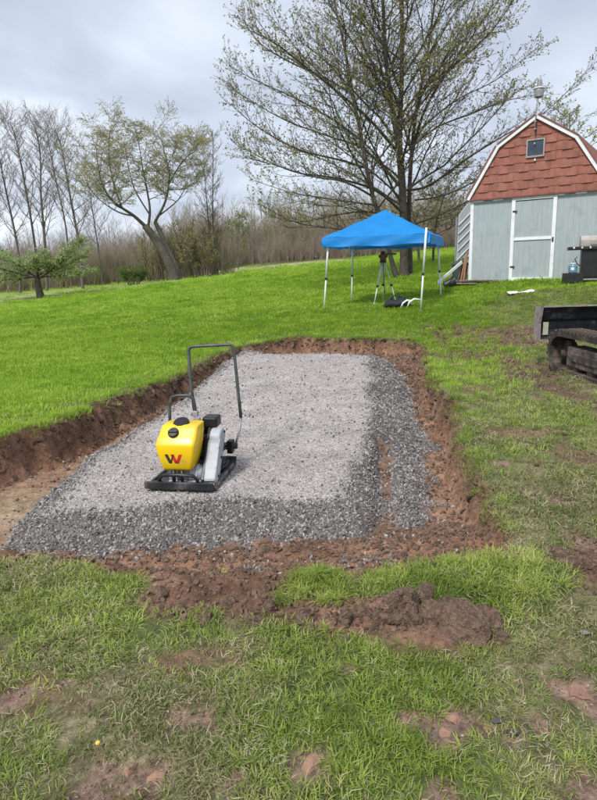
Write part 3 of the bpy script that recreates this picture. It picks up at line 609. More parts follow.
# stack of old boards lying at the front of the shed
bp_ = thing('board_stack', 'weathered grey boards and pallet wood lying along the shed foot left of its door', 'wood pile', tuple(sl(.45, -.42, 0))); bp_.rotation_euler.z = SRZ
zb = Z(bp_.location.x, bp_.location.y)-bp_.location.z
for i in range(9):
    L = rnd.uniform(.5, 1.5); x = rnd.uniform(-.55, .75-L*.3); y = rnd.uniform(-.2, .22); rz_ = rnd.uniform(-.18, .18); zz = zb+.0+.028*(i//2.2)
    MB().box((-L/2, -.05, 0), (L/2, .05, .024), Matrix.Translation((x, y, zz+.03)) @ Matrix.Rotation(rz_, 4, 'Z') @ Matrix.Rotation(rnd.uniform(-.02, .02), 4, 'Y'), bev=.003).done('board', M_wood if i % 3 else M_dwood, bp_)
# white board leaning
p0 = Q(437.5, 283, 17.2); p1 = Q(462, 262, 17.9)
d_ = p1-p0; wbm = MB().box((0, -.012, -.045), (d_.length, .012, .045), bev=.003)
wb = wbm.done('white_board', M_trim); wb.matrix_world = Matrix.Translation(p0) @ d_.to_track_quat('X', 'Z').to_matrix().to_4x4(); tag(wb, 'long white board leaning on the clutter left of the shed', 'board')
# rubbish bin, tyre like pot, sticks
bl = Q(459.5, 278, 18.2); bz = Z(bl.x, bl.y)
M_bin = mat('dark_green_bin', (.035,.055,.045), (.06,.08,.07), .55, 6)
bn = thing('rubbish_bin', 'dark green rounded bin standing left of the shed corner', 'bin', (bl.x, bl.y, bz))
MB().lathe([(.17,0),(.20,.02),(.23,.5),(.235,.53)], 20).done('barrel', M_bin, bn); MB().lathe([(.25,.53),(.25,.57),(.2,.63),(.08,.66),(.001,.665)], 20).done('lid', M_bin, bn); MB().tube([(-.06,0,.64),(-.05,0,.69),(.05,0,.69),(.06,0,.64)], .012, 6).done('handle', M_bin, bn)
pt_ = Q(449, 281, 17.8); pt = thing('plant_pot', 'black plastic pot tipped behind the white board', 'pot', on(pt_.x, pt_.y, .12))
MB().lathe([(.11,-.14),(.15,.12),(.17,.13),(.17,.17),(.15,.17),(.13,.10)], 16, Matrix.Rotation(1.2, 4, 'Y')).done('pot', M_black, pt)
for i, (u0, v0, u1, v1, mm, lb) in enumerate([(463,281,467.5,252,M_red,'reddish brown stick leaning nearest the shed corner'), (460,282,466,256,M_red,'thin rusty brown stick leaning beside the bin'), (465.5,283,465,262,M_dwood,'short dark stake standing against the shed corner'), (457,282,463,258,M_dwood,'dark thin stick leaning across the bin')]):
    a, b = Q(u0, v0, 17.75), Q(u1, v1, 18.05); a.z = Z(a.x, a.y)-.01; d_ = b-a
    o = MB().box((0, -.022, -.03), (d_.length, .022, .03), bev=.004).done('stick', mm); o.matrix_world = Matrix.Translation(a) @ d_.to_track_quat('X', 'Z').to_matrix().to_4x4(); tag(o, lb, 'stick', 'sticks leaning by the shed')
# ribbed sheet behind the shed corner
M_rib = mat('pale_blue_sheet_metal', (.62,.66,.70), (.70,.74,.78), .45, 5)
a = Q(456.5, 262, 20.0); b = Q(474, 262, 20.4); pn = thing('ribbed_sheet', 'pale blue grey ribbed metal sheet propped behind the left side of the shed', 'metal sheet', on(a.x, a.y), math.atan2(b.y-a.y, b.x-a.x))
hh = Q(457, 207, 20.0).z - pn.location.z
MB().prism([(0,.0),(.7,0),(.7,hh+.16),(.42,hh+.12),(.06,hh-.25)], 0, .02).done('sheet', M_rib, pn)
rb = MB()
for k in range(8):
    z0 = .25+k*.27
    if z0+.5 < hh+.1: rb.tube([(.03, -.005, z0), (.68, -.005, z0+.5)], .018, 6)
rb.done('rib', M_rib, pn)
for x in (.0, .66): MB().box((x, .03, 0), (x+.06, .09, hh-.3)).done('post', M_galv, pn)

# ================================================================== GRILL
gl = Q(566, 282, 15.4); G = thing('gas_grill', 'black gas grill with pale lid and row of silver knobs right of the shed door', 'grill', (gl.x, gl.y, Z(gl.x, gl.y)), SRZ+.25)
M_blk = mat('black_enamel', (.010,.010,.011), (.02,.02,.021), .4, 8); M_lid = mat('taupe_cover', (.34,.31,.28), (.44,.41,.37), .6, 7, bump=.2); M_chr = mat('chrome_knob', (.75,.75,.75), None, .25, metal=.7)
zt = Q(572, 246, 15.4).z-G.location.z
MB().box((0, -.02, zt-.10), (1.72, .52, zt-.02), bev=.01).done('front_shelf', M_blk, G)
cb_ = MB().box((.32, .05, .16), (1.45, .50, zt-.10), bev=.01).done('cabinet', M_blk, G)
for x in (.34, .90): MB().box((x, .035, .18), (x+.53, .05, zt-.14), bev=.004).done('cabinet_door', M_blk, cb_)
for x in (.36, 1.38): 
    for y in (.08, .44): MB().box((x, y, .0), (x+.05, y+.04, .17)).done('leg', M_blk, G)
MB().box((.30, .04, .10), (1.47, .51, .14)).done('bottom_shelf', M_galv, G)
ld = MB(); ld.prism([(.04,zt-.02),(.04,zt+.14),(.12,zt+.24),(.42,zt+.25),(.50,zt+.12),(.50,zt-.02)], .28, 1.5, Matrix(((0,1,0,0),(1,0,0,0),(0,0,1,0),(0,0,0,1))), bev=.012); ld.done('lid', M_lid, G)
MB().tube([(.5,.0,zt+.10),(.5,-.035,zt+.10),(1.3,-.035,zt+.10),(1.3,.0,zt+.10)], .012, 8).done('lid_handle', M_chr, G)
for k in range(6): MB().lathe([(.028,0),(.03,.008),(.022,.03),(.018,.032)], 14, Matrix.Translation((.13+k*.185, -.021, zt-.055)) @ Matrix.Rotation(math.pi/2, 4, 'X')).done('knob', M_chr, G)
MB().tube([(.30,.10,.45),(.22,.06,.52),(.17,.05,.62),(.22,.02,.68)], .012, 6).done('gas_hose', M_blk, G)
cy = Q(572.5, 273, 15.35); M_blue = mat('blue_cylinder_paint', (.10,.24,.34), (.13,.28,.38), .4, 6)
C_ = thing('gas_cylinder', 'small blue gas cylinder with a white mark beside the grill cabinet', 'gas cylinder', (cy.x, cy.y, cy.z))
MB().lathe([(.09,0),(.105,.02),(.108,.17),(.09,.205),(.04,.225)], 20).done('tank', M_blue, C_); MB().lathe([(.07,.222),(.07,.255),(.055,.255),(.055,.225)], 16).done('collar', M_wht, C_); MB().lathe([(.02,.2),(.02,.27),(.03,.28),(.03,.29)], 10).done('valve', M_galv, C_)
MB().box((-.04,-.112,.07),(.04,-.100,.14), Matrix.Rotation(math.radians(-28),4,'Z')).done('label', M_wht, C_)
crate = MB().box((-.2,-.16,0),(.2,.16,cy.z-Z(cy.x,cy.y)), bev=.01).done('crate', M_black); crate.location = (cy.x+.02, cy.y+.03, Z(cy.x, cy.y)); tag(crate, 'low black block under the blue gas cylinder', 'crate')
M_pst = mat('pale_flat_stone', (.42,.40,.38), (.55,.53,.50), .85, 9, bump=.4)
for i, (u, v, r) in enumerate([(557,280,.13),(562,279,.10),(566,281,.12),(574,282,.13),(583,281,.16),(592,281,.12)]):
    q = Q(u, v, 16.0-.03*i); st_ = stone(70+i, M_pst if i % 2 == 0 else M_wood, .35, 2); o = bpy.data.objects.new('flat_stone', st_.data); link(o); o.scale = (r*2, r*1.6, r*1.4); o.location = on(q.x, q.y, .02)
    tag(o, ['pale flat stone lying just right of the shed door foot', 'small brown grey stone second from the shed door', 'pale flat stone just left of the grill', 'brown stone under the gas cylinder', 'broad pale stone under the grill', 'brown stone at the right edge under the grill'][i], 'stone', 'flat stones at the foot of the shed')
# white rag on the lawn
q = P(520.5, 298.5, Z(5.0, 13.5)); V = []; F = []; a_, b_ = 22, 9
for i in range(a_):
    for j in range(b_):
        t = i/(a_-1); s = (j/(b_-1)-.5); wd_ = .10+.07*math.sin(t*5+1); x = (t-.5)*.60; y = s*wd_*2+.07*math.sin(t*6)+.04; z = .02+.05*max(0, math.cos(s*3.0))*(.5+.5*math.sin(t*9+s*4))+.02*rnd.random()
        V.append((x, y, z+.04*t))
F = [(i*b_+j, (i+1)*b_+j, (i+1)*b_+j+1, i*b_+j+1) for i in range(a_-1) for j in range(b_-1)]
me = np_mesh('plastic_sheet', V, np.array(F), mat('white_plastic_sheet', (.80,.82,.84), None, .45), True); o = link(bpy.data.objects.new('plastic_sheet', me)); o.location = on(q.x, q.y); tag(o, 'crumpled white plastic sheet lying on the lawn in front of the shed', 'plastic sheet')

# ================================================================== CANOPY TENT
TR = math.radians(-20); TW = 2.4; T0 = Vector((.80, 15.1)); ax_ = Vector((math.cos(TR), math.sin(TR))); ay_ = Vector((-math.sin(TR), math.cos(TR)))
cz = .66; tent = thing('canopy_tent', 'bright blue pop up canopy on slanted white legs standing on the lawn', 'canopy', (T0.x, T0.y, cz), TR)
M_blu = mat('blue_canopy_fabric', (.012,.27,.74), (.016,.31,.80), .55, 2, trans=.28, bump=.10, bscale=9); M_leg = mat('white_powder_coat', (.76,.77,.76), (.70,.71,.70), .4, 10)
EZ = Q(333, 238, 15.1).z-cz; PZ = Q(386, 210, 16).z-cz; lo_ = .10
n = 16
V = []; F = []
def roofz(x, y):
    t = 1-max(abs(x-TW/2), abs(y-TW/2))/(TW/2+lo_); return EZ+(PZ-EZ)*(t**.96) - .045*math.sin(min(1, t*1.0)*math.pi)*(1-abs(abs(x-TW/2)-abs(y-TW/2))/(TW/2))*0.6
m_ = 48
for i in range(m_+1):
    for j in range(m_+1):
        x = -lo_+(TW+2*lo_)*i/m_; y = -lo_+(TW+2*lo_)*j/m_; V.append((x, y, roofz(x, y)+.006*math.sin(9*x+5*y)+.016*float(fbm(x, y, 2.2, 3, 400))+.006*float(fbm(x, y, 8, 2, 401))))
F = [(i*(m_+1)+j, (i+1)*(m_+1)+j, (i+1)*(m_+1)+j+1, i*(m_+1)+j+1) for i in range(m_) for j in range(m_)]
link(bpy.data.objects.new('roof_fabric', np_mesh('roof_fabric', V, np.array(F), M_blu, True)), tent)
for sd_i in range(4):
    V = []; F = []; k_ = 30
    for i in range(k_+1):
        s = -lo_+(TW+2*lo_)*i/k_
        for j in range(5):
            d = lo_+.004*j+.010*math.sin(s*7+j)*j/2; h = EZ-.05*j-.012*math.sin(s*5.5+sd_i)*j/4-.03*math.sin(math.pi*i/k_)*j/4
            V.append([(s, -d, h), (TW+d, s, h), (TW-s, TW+d, h), (-d, TW-s, h)][sd_i])
    F = [(i*5+j, (i+1)*5+j, (i+1)*5+j+1, i*5+j+1) for i in range(k_) for j in range(4)]
    link(bpy.data.objects.new('valance', np_mesh('valance', V, np.array(F), M_blu, True)), tent)
feet = [((.0,.0), P(329,308,Z(.83,15.2))), ((TW,0), P(419,306.5,Z(2.94,14.4))), ((0,TW), P(347,303,Z(1.5,17.3))), ((TW,TW), P(437,306,Z(4.0,16.4)))]
feet = [((0,0), (-.09,-.05)), ((TW,0), (TW-.07,-.22)), ((0,TW), (-.02,TW-.0)), ((TW,TW), (TW+.13,TW-.30))]
for i, ((cx, cy_), (fx, fy)) in enumerate(feet):
    wx, wy = T0+ax_*fx+ay_*fy; zf = Z(wx, wy)-cz-.02
    if i == 1: top = (cx+.02, -.17, Q(421, 228, 14.2).z-cz)
    else: top = (cx+(.03 if cx == 0 else -.03), cy_+(.03 if cy_ == 0 else -.03), EZ-.02)
    mid = tuple(fx+(top[k]-fx)*.45 if k == 0 else (fy+(top[1]-fy)*.45 if k == 1 else zf+(top[2]-zf)*.45) for k in range(3))
    lg = MB().tube([mid, top], .026, 8).tube([(fx, fy, zf), mid], .021, 8).done('leg', M_leg, tent)
    MB().box((fx-.04, fy-.04, zf), (fx+.04, fy+.04, zf+.02), bev=.003).done('foot_plate', M_leg, lg)
    c2 = Vector(mid); MB().box((c2.x-.027, c2.y-.027, c2.z-.03), (c2.x+.027, c2.y+.027, c2.z+.03), bev=.004).done('leg_clamp', M_blk, lg)
fm = MB()
for p, q in (((0,0),(TW,0)), ((TW,0),(TW,TW)), ((TW,TW),(0,TW)), ((0,TW),(0,0))):
    for a, b in ((0,.5),(.5,1)):
        A_ = (p[0]+(q[0]-p[0])*a, p[1]+(q[1]-p[1])*a); B_ = (p[0]+(q[0]-p[0])*b, p[1]+(q[1]-p[1])*b)
        fm.tube([(A_[0],A_[1],EZ-.05),(B_[0],B_[1],EZ-.17)], .010, 6).tube([(A_[0],A_[1],EZ-.17),(B_[0],B_[1],EZ-.05)], .010, 6)
fm.tube([(0,0,EZ-.08),(TW/2,TW/2,PZ-.14)], .012, 6).tube([(TW,0,EZ-.08),(TW/2,TW/2,PZ-.14)], .012, 6).tube([(TW,TW,EZ-.08),(TW/2,TW/2,PZ-.14)], .012, 6).tube([(0,TW,EZ-.08),(TW/2,TW/2,PZ-.14)], .012, 6); fm.done('truss', M_leg, tent)

# tripod with level
th = Q(383, 262, 15.4); tb_ = Z(th.x, th.y); tp = thing('survey_tripod', 'pale surveying tripod with dark level head standing under the blue canopy', 'tripod', (th.x, th.y, tb_))
hz = th.z-tb_; M_alu = mat('pale_aluminium', (.62,.62,.58), (.72,.72,.68), .4, 9, metal=.2); M_inst = mat('instrument_dark_orange', (.10,.035,.015), (.16,.06,.02), .5, 9)
MB().lathe([(.07,hz-.02),(.09,hz),(.09,hz+.03),(.06,hz+.035)], 14).done('head', M_blk, tp)
ins = MB().box((-.075,-.06,hz+.035),(.075,.06,hz+.20), bev=.015).tube([(-.11,0,hz+.14),(.11,0,hz+.14)], .035, 12).done('level', M_inst, tp); MB().box((-.05,-.05,hz+.2),(.05,.05,hz+.26), bev=.012).done('level_handle', M_blk, ins)
MB().box((.08,.02,hz+.17),(.34,.05,hz+.215), bev=.004).done('arm', mat('brown_arm', (.12,.09,.06), (.2,.15,.1), .8), tp)
for fx, fy in ((-.24,-.12),(.33,-.10),(.06,.38)):
    fz = Z(th.x+fx, th.y+fy)-tb_; e = Vector((fx, fy, fz)); h0 = Vector((fx*.15, fy*.15, hz-.01)); md_ = e.lerp(h0, .45); sdv = Vector((-fy, fx, 0)).normalized()*.022
    lg = MB().tube([h0+sdv, md_+sdv*.6], .012, 6).tube([h0-sdv, md_-sdv*.6], .012, 6).tube([md_, e], .014, 6).done('leg', M_alu, tp)
    MB().box((-.03,-.03,-.025),(.03,.03,.025), Matrix.Translation(md_)).done('leg_clamp', M_blk, lg)
    MB().lathe([(.003,-.0),(.02,.06),(.014,.07)], 8, Matrix.Translation(e)).done('foot', M_alu, lg)
MB().tube([(0,0,hz-.03),(.03,.0,hz*.55),(.05,.0,hz*.25),(.03,0,.35)], .009, 5).done('strap', M_blk, tp)
# black bag with white curved straps
bg0 = P(398, 305, Z(2.6, 15.3)); bag = thing('tool_bag', 'lumpy black bag with white curved bands lying under the canopy by its right leg', 'bag', on(bg0.x, bg0.y), -.1)
rings = []
M_nyl = mat('black_nylon', (.010,.012,.016), (.025,.028,.035), .7, 20, bump=.5)
for i in range(13):
    t = i/12; x = (t-.5)*.72; hgt = (.05+.20*math.sin(math.pi*min(1, max(0, t*1.08-.02)))**.7*(1+.30*math.sin(t*11))); wdt = .07+.15*math.sin(math.pi*t)**.5
    rings.append([(x+.01*math.sin(j), wdt*math.cos(2*math.pi*j/14), max(0, hgt/2+hgt/2*math.sin(2*math.pi*j/14)+.018*math.sin(j*3+i*2))) for j in range(14)])
MB().loft(rings).done('bag_body', M_nyl, bag)
for x0, s in ((.05, 1), (.20, 1.15)):
    MB().tube([(x0,-.20,.0),(x0+.05,-.21,.12*s),(x0+.14*s,-.20,.185*s),(x0+.27*s,-.19,.17*s)], [.018,.024,.026,.02], 8).done('white_band', M_leg, bag)
MB().tube([(-.2,-.05,.2),(-.1,-.08,.30),(.05,-.05,.27),(.12,-.04,.2)], .016, 6).done('carry_handle', M_nyl, bag)

# ================================================================== PLATE COMPACTOR
CR = math.radians(-9); CC = Vector((-.855, 4.54)); pcz = -.004
ccs, ccn = math.cos(CR), math.sin(CR)
def cl_(u, v, ly):
    """photo point on the compactor's own plane y = ly -> its local (x, ly, z)"""
    nn = Vector((-ccn, ccs, 0)); r = ray(u, v); c0 = Vector((CC.x, CC.y, 0)); t = ((c0+nn*ly-Vector((0,0,EYE))).dot(nn))/r.dot(nn); p = Vector((0,0,EYE))+r*t-c0
    return Vector((p.x*ccs+p.y*ccn, ly, p.z-pcz))
pc = thing('plate_compactor', 'yellow and grey plate compactor with tall tube handle standing on the gravel pad', 'plate compactor', (CC.x, CC.y, pcz), CR)
M_yel = mat('yellow_tank_plastic', (.88,.60,.008), (.84,.55,.008), .32, 3, bump=.03, bscale=60, stain=(.50,.36,.12), stain_amt=.3, stain_scale=7)
M_grey = mat('grey_guard_paint', (.36,.38,.41), (.44,.46,.49), .5, 6, stain=(.20,.20,.20), stain_amt=.45, stain_scale=12)
M_steel = mat('scuffed_dark_steel', (.018,.018,.02), (.05,.05,.052), .42, 10, metal=.3, stain=(.20,.19,.18), stain_amt=.3, stain_scale=9)
M_plate = mat('worn_plate_steel', (.028,.027,.027), (.07,.068,.066), .4, 8, metal=.35, stain=(.34,.325,.31), stain_amt=.7, stain_scale=7)
M_tube = mat('dark_tube_paint', (.035,.042,.042), (.065,.075,.075), .4, 12, stain=(.25,.22,.19), stain_amt=.15, stain_scale=16)
# base plate, curved up at the front and back, with a raised lip
prof = [(-.335,.075),(-.325,.055),(-.29,.018),(-.25,.0),(.25,.0),(.29,.018),(.325,.055),(.335,.075),(.327,.085),(.31,.068),(.275,.036),(.24,.022),(-.24,.022),(-.275,.036),(-.31,.068),(-.327,.085)]
Msw = Matrix(((0,1,0,0),(1,0,0,0),(0,0,1,0),(0,0,0,1)))
bp0 = MB().prism(prof, -.272, .272, Msw).done('base_plate', M_plate, pc)
lp = MB()
for s in (-1, 1): lp.box((s*.262-.008, -.26, .0225), (s*.262+.008, .26, .05), bev=.003)
lp.done('plate_rib', M_plate, bp0)
MB().box((-.268,-.345,.03),(.268,-.325,.088), bev=.006).done('front_lip', M_steel, bp0)
for x, y in ((-.2,-.2),(.2,-.2),(-.2,.22),(.2,.22)): MB().lathe([(.02,.022),(.02,.036),(.011,.036),(.011,.05)], 6, Matrix.Translation((x,y,0))).done('bolt', M_galv, bp0)
# exciter housing with fins, engine deck on rubber mounts
ex_ = MB().tube([(-.12,-.16,.10),(.14,-.16,.10)], .065, 16).box((-.12,-.24,.022),(.14,-.08,.06), bev=.006)
for k in range(5): ex_.tube([(-.10+k*.05,-.16,.10),(-.09+k*.05,-.16,.10)], .076, 16)
ex_.done('exciter', M_grey, pc)
MB().box((-.17,-.14,.165),(.20,.26,.19), bev=.006).done('engine_deck', M_steel, pc)
for x in (-.14,.15):
    for y in (-.10,.22): MB().lathe([(.028,.022),(.034,.09),(.028,.165)], 12, Matrix.Translation((x,y,0))).done('rubber_mount', M_blk, pc)
# engine: block with fins, shroud, recoil, muffler, air filter
en = MB().box((-.10,-.06,.19),(.10,.18,.36), bev=.012)
for k in range(7): en.box((-.115,-.04,.215+k*.022),(.115,.16,.221+k*.022))
en = en.done('engine_block', M_steel, pc)
MB().lathe([(.10,0),(.105,.03),(.09,.055),(.05,.06)], 20, Matrix.Translation((0,.18,.30)) @ Matrix.Rotation(-math.pi/2, 4, 'X')).done('recoil_cover', M_blk, en)
MB().box((-.16,-.0,.30),(-.10,.16,.40), bev=.012).done('muffler', M_steel, en)
af = cl_(211, 420, .10); MB().box((af.x-.055,af.y-.06,af.z-.05),(af.x+.065,af.y+.07,af.z+.035), bev=.014).tube([(af.x-.04,af.y,af.z-.05),(af.x-.05,af.y,af.z-.11)], .022, 10).done('air_filter', M_blk, en)
MB().tube([(.03,.0,.36),(.045,-.02,.42),(.075,.0,.46)], .014, 8).lathe([(.03,.45),(.03,.50),(.02,.505)], 10, Matrix.Translation((.06,.0,0))).done('carburettor', M_galv, en)
# water tank: lofted wedge, wide shoulders and a narrow foot
def tank_ring(z, x0, x1, y0, y1, r=.045):
    o = []
    for (cx, cy2, a0) in ((x1-r, y1-r, 0), (x0+r, y1-r, 90), (x0+r, y0+r, 180), (x1-r, y0+r, 270)):
        for k in range(5): a = math.radians(a0+k*22.5); o.append((cx+r*math.cos(a), cy2+r*math.sin(a), z))
    return o
tr_ = [(.148,-.120,.070,-.240,-.12,.02),(.154,-.148,.098,-.262,-.105,.022),(.175,-.160,.112,-.272,-.09,.024),(.25,-.180,.132,-.286,-.07,.026),(.345,-.199,.149,-.292,-.05,.026),(.365,-.201,.150,-.286,-.05,.026),(.43,-.188,.152,-.246,-.03,.026),(.485,-.174,.152,-.205,-.02,.024),(.502,-.168,.150,-.190,-.015,.020),(.509,-.155,.138,-.176,-.03,.015)]
tr_ = [(z_-(.022 if z_ > .4 else 0), -.03+(a_+.025)*.88, -.03+(b_+.025)*.88, c_, d_, r_) for z_, a_, b_, c_, d_, r_ in tr_]
tk = MB().loft([tank_ring(*a) for a in tr_]).done('water_tank', M_yel, pc)
def lay(cx, cy2, z, sx=1, tilt=0): return Matrix.Translation((cx, cy2, z)) @ Matrix.Rotation(tilt, 4, 'X')
c1 = cl_(181.5, 424, -.13); MB().lathe([(.062,-.03),(.062,.012),(.055,.022),(.03,.026),(.001,.026)], 24, lay(c1.x, -.13, .484, tilt=math.radians(24))).done('tank_cap', M_blk, tk)
c2 = cl_(175, 436, -.2); cc_ = MB().lathe([(.042,-.03),(.042,.012),(.036,.02),(.001,.021)], 20, lay(c2.x, -.225, .435, tilt=math.radians(46))); cc_.box((-.034,-.008,.018),(.034,.008,.032), lay(c2.x, -.225, .435, tilt=math.radians(46)), bev=.003); cc_.done('filler_cap', M_blk, tk)
# W emblem, four slanting strokes printed on the tank front
M_lr = mat('emblem_red', (.62,.035,.02), None, .4); M_lg = mat('emblem_dark_grey', (.05,.045,.03), None, .4)
def stroke(xt, xb, w_, zt_, zb_):
    def yy(x, z): # front face of the tank at height z, laid 1.5 mm proud
        for a, b in zip(tr_[:-1], tr_[1:]):
            if a[0] <= z <= b[0]: t = (z-a[0])/(b[0]-a[0]); return a[3]+(b[3]-a[3])*t-.0015
        return -.285
    V = []; n_ = 5
    for i in range(n_+1):
        t = i/n_; z = zt_+(zb_-zt_)*t; x = xt+(xb-xt)*t; V += [(x, yy(x, z), z), (x+w_, yy(x, z), z)]
    return V, [(2*i, 2*i+1, 2*i+3, 2*i+2) for i in range(n_)]
lx = -.112; lz1, lz0 = .288, .215; ww = .026; st_w = .034
for nm, mm, lst in (('emblem', M_lg, [(lx, lx+st_w*.85), (lx+.062, lx+.036)]), ('emblem', M_lr, [(lx+.046, lx+.046+st_w*.85), (lx+.112, lx+.080)])):
    mb_ = MB()
    for i, (a, b) in enumerate(lst):
        V, F = stroke(a, b, ww if mm is M_lr or i == 0 else ww*.5, lz1, lz0); mb_._add(V, F)
    o = mb_.done(nm, mm, tk); o['label'] = 'dark grey half of the W emblem' if mm is M_lg else 'red half of the W emblem'
# belt guard on the right, slanting long rounded cover
bgp = []
b_t = Vector((.0, .395)); b_b = Vector((-.20, .05))
for k in range(9): a = math.radians(8+k*22); bgp.append((.02+.088*math.cos(a), .325+.088*math.sin(a)))
for k in range(9): a = math.radians(190+k*20); bgp.append((-.195+.066*math.cos(a), .095+.062*math.sin(a)))
MB().prism(bgp, .165, .255, Msw, bev=.016).done('belt_guard', M_grey, pc)
bt_ = MB()
for yy_, zz_ in ((.06,.375),(.05,.24),(-.06,.20),(-.165,.085)): bt_.lathe([(.011,0),(.011,.008),(.006,.009)], 6, Matrix.Translation((.2545, yy_, zz_)) @ Matrix.Rotation(math.pi/2, 4, 'Y'))
bt_.done('guard_bolts', M_steel, pc)['kind'] = 'stuff'
bgs = MB().prism([(p[0]*.0+p[0], p[1]) for p in bgp], .150, .166, Msw).done('guard_seam', M_steel, pc)
# front guard bar, low lifting loop
MB().tube([(-.16,-.30,.03),(-.158,-.31,.10),(-.13,-.315,.132),(.0,-.318,.137),(.11,-.315,.132),(.138,-.31,.10),(.14,-.30,.03)], .014, 10).done('guard_bar', M_steel, pc)
for x in (-.19, .175): MB().box((x-.04,-.325,.02),(x+.04,-.26,.075), bev=.012).done('guard_mount', M_steel, pc)
for x in (-.055, .01): MB().tube([(x,-.28,.03),(x,-.27,.16)], .014, 8).done('hose', M_blk, pc)
# lifting frame behind the tank
L = [cl_(170, 424, .03), cl_(169.5, 404, .03), cl_(172, 397, .03), cl_(178, 395.5, .03), cl_(188, 395.5, .03), cl_(193.5, 399, .03), cl_(195.5, 410, .03), cl_(196, 424, .03)]
L = [L[0]-Vector((0,0,.22))]+L+[L[-1]-Vector((0,0,.22))]
MB().tube(L, .0125, 10).done('lifting_frame', M_tube, pc)
MB().box((L[-3].x-.02,.01,L[-3].z-.05),(L[-3].x+.02,.05,L[-3].z-.005), bev=.006).done('frame_clamp', M_galv, pc)
# tall handle
hb = cl_(235, 447, .33); h1 = cl_(241, 418, .42); h2 = cl_(238.5, 395, .47); h3 = cl_(234, 350, .57); h4 = cl_(230, 344.5, .58); h5 = cl_(193, 346.5, .58); h6 = cl_(188.5, 351, .57); h7 = cl_(191, 385, .47); h8 = cl_(194.5, 412, .40); h9 = Vector((-.0, .33, .22))
hd = MB().tube([h1, h2, h3, h3.lerp(h4,.6)+Vector((.008,0,.008)), h4, h5, h5.lerp(h6,.5)+Vector((-.008,0,.008)), h6, h7, h8], .0135, 10).done('handle', M_tube, pc)
MB().tube([hb, h1.lerp(hb,.4)+Vector((.008,0,0)), h1], [.010,.011,.0125], 8).done('handle_bracket', M_galv, hd); MB().tube([h9, h8], .011, 8).done('handle_bracket', M_galv, hd)
pv = cl_(231, 446, .30); MB().tube([(pv.x-.07,.31,pv.z),(pv.x+.05,.31,pv.z)], .028, 12).box((pv.x-.03,.27,pv.z-.06),(pv.x+.02,.35,pv.z+.05), bev=.008).box((.05,.26,pv.z-.02),(pv.x,.30,pv.z+.02)).done('handle_pivot', M_blk, pc)
MB().box((.02,.24,.19),(.2,.32,pv.z+.02), bev=.008).done('rear_bracket', M_steel, pc)
MB().tube([(.20,.06,.05),(.235,.16,.07),(.22,.28,.06)], .012, 8).box((.12,.05,.022),(.20,.30,.055), bev=.006).done('side_rail', M_steel, pc)
MB().tube([(.07,.05,.36),(.12,.12,.42),(.10,.25,.45),tuple(h8-Vector((.0,.0,.1)))], .006, 6).done('throttle_cable', M_blk, pc)

# ================================================================== MINI EXCAVATOR (undercarriage, blade; the rest stands outside the frame)
gz = Z(3.6, 7.2)-.03; exx = 3.46
ex = thing('mini_excavator', 'muddy tracked mini excavator with a black dozer blade at the right edge', 'excavator', (exx, 7.9, gz), math.radians(2))
M_rub = mat('muddy_track_rubber', (.022,.019,.017), (.06,.048,.038), .85, 9, bump=.5, bscale=30, stain=(.20,.145,.105), stain_amt=.5, stain_scale=5)
M_frm = mat('muddy_track_frame', (.035,.03,.026), (.07,.057,.047), .8, 5, bump=.5, bscale=25, stain=(.22,.17,.135), stain_amt=.45, stain_scale=5)
M_bld = mat('scratched_black_blade', (.008,.009,.012), (.022,.024,.03), .38, 6, stain=(.10,.095,.10), stain_amt=.28, stain_scale=6, bump=.1)
M_edge = mat('worn_blade_end', (.22,.19,.185), (.33,.29,.28), .65, 9, bump=.4, bscale=30, stain=(.10,.08,.07), stain_amt=.4, stain_scale=14)
def track(x0, par):
    R_ = .275; Ls = 1.9; w_ = .32; loop = []
    for k in range(13): a = math.pi/2-k*math.pi/12; loop.append((R_*math.cos(a)*1.0, R_+R_*math.sin(a)))
    loop = [(p[0]-.0, p[1]) for p in loop]; low = [(-Ls+ -R_*math.cos(math.pi/2-k*math.pi/12), R_-R_*math.sin(math.pi/2-k*math.pi/12)) for k in range(13)]
    path = loop+low; inner = [(c[0]+(-.06 if c[0] > 0 else (.06 if c[0] < -Ls else 0)), R_+(c[1]-R_)*.76) for c in path]
    n_ = len(path); V = [(x0, p[0], p[1]) for p in path]+[(x0+w_, p[0], p[1]) for p in path]+[(x0, p[0], p[1]) for p in inner]+[(x0+w_, p[0], p[1]) for p in inner]; F = []
    for i in range(n_):
        j = (i+1) % n_; F += [(i, j, n_+j, n_+i), (2*n_+i, 3*n_+i, 3*n_+j, 2*n_+j), (i, 2*n_+i, 2*n_+j, j), (n_+i, n_+j, 3*n_+j, 3*n_+i)]
    m = MB(); m._add(V, F); tkk = m.done('track', M_rub, par)
    # cleats all round, each one a lug of its own
    pts = []; per = [(path[i], path[(i+1) % n_]) for i in range(n_)]; acc = 0
    lug = None
    for a, b in per:
        d = math.hypot(b[0]-a[0], b[1]-a[1]); s = -acc
        while s < d:
            if s >= 0:
                t = s/d; px, pz = a[0]+(b[0]-a[0])*t, a[1]+(b[1]-a[1])*t; ang = math.atan2(b[1]-a[1], b[0]-a[0]); Mt = Matrix.Translation((x0, px, pz)) @ Matrix.Rotation(ang, 4, 'X')
                if lug is None: lug = MB().box((-.004,-.022,.0),(w_+.004,.022,.026), bev=.004).done('cleat', M_rub, tkk); lug.matrix_basis = Mt
                else: c_ = lug.copy(); COL.objects.link(c_); c_.matrix_basis = Mt
            s += .095
        acc = d-(s-.095) if s > 0 else acc+d
        acc = .095-(s-d) if True else acc
    return tkk
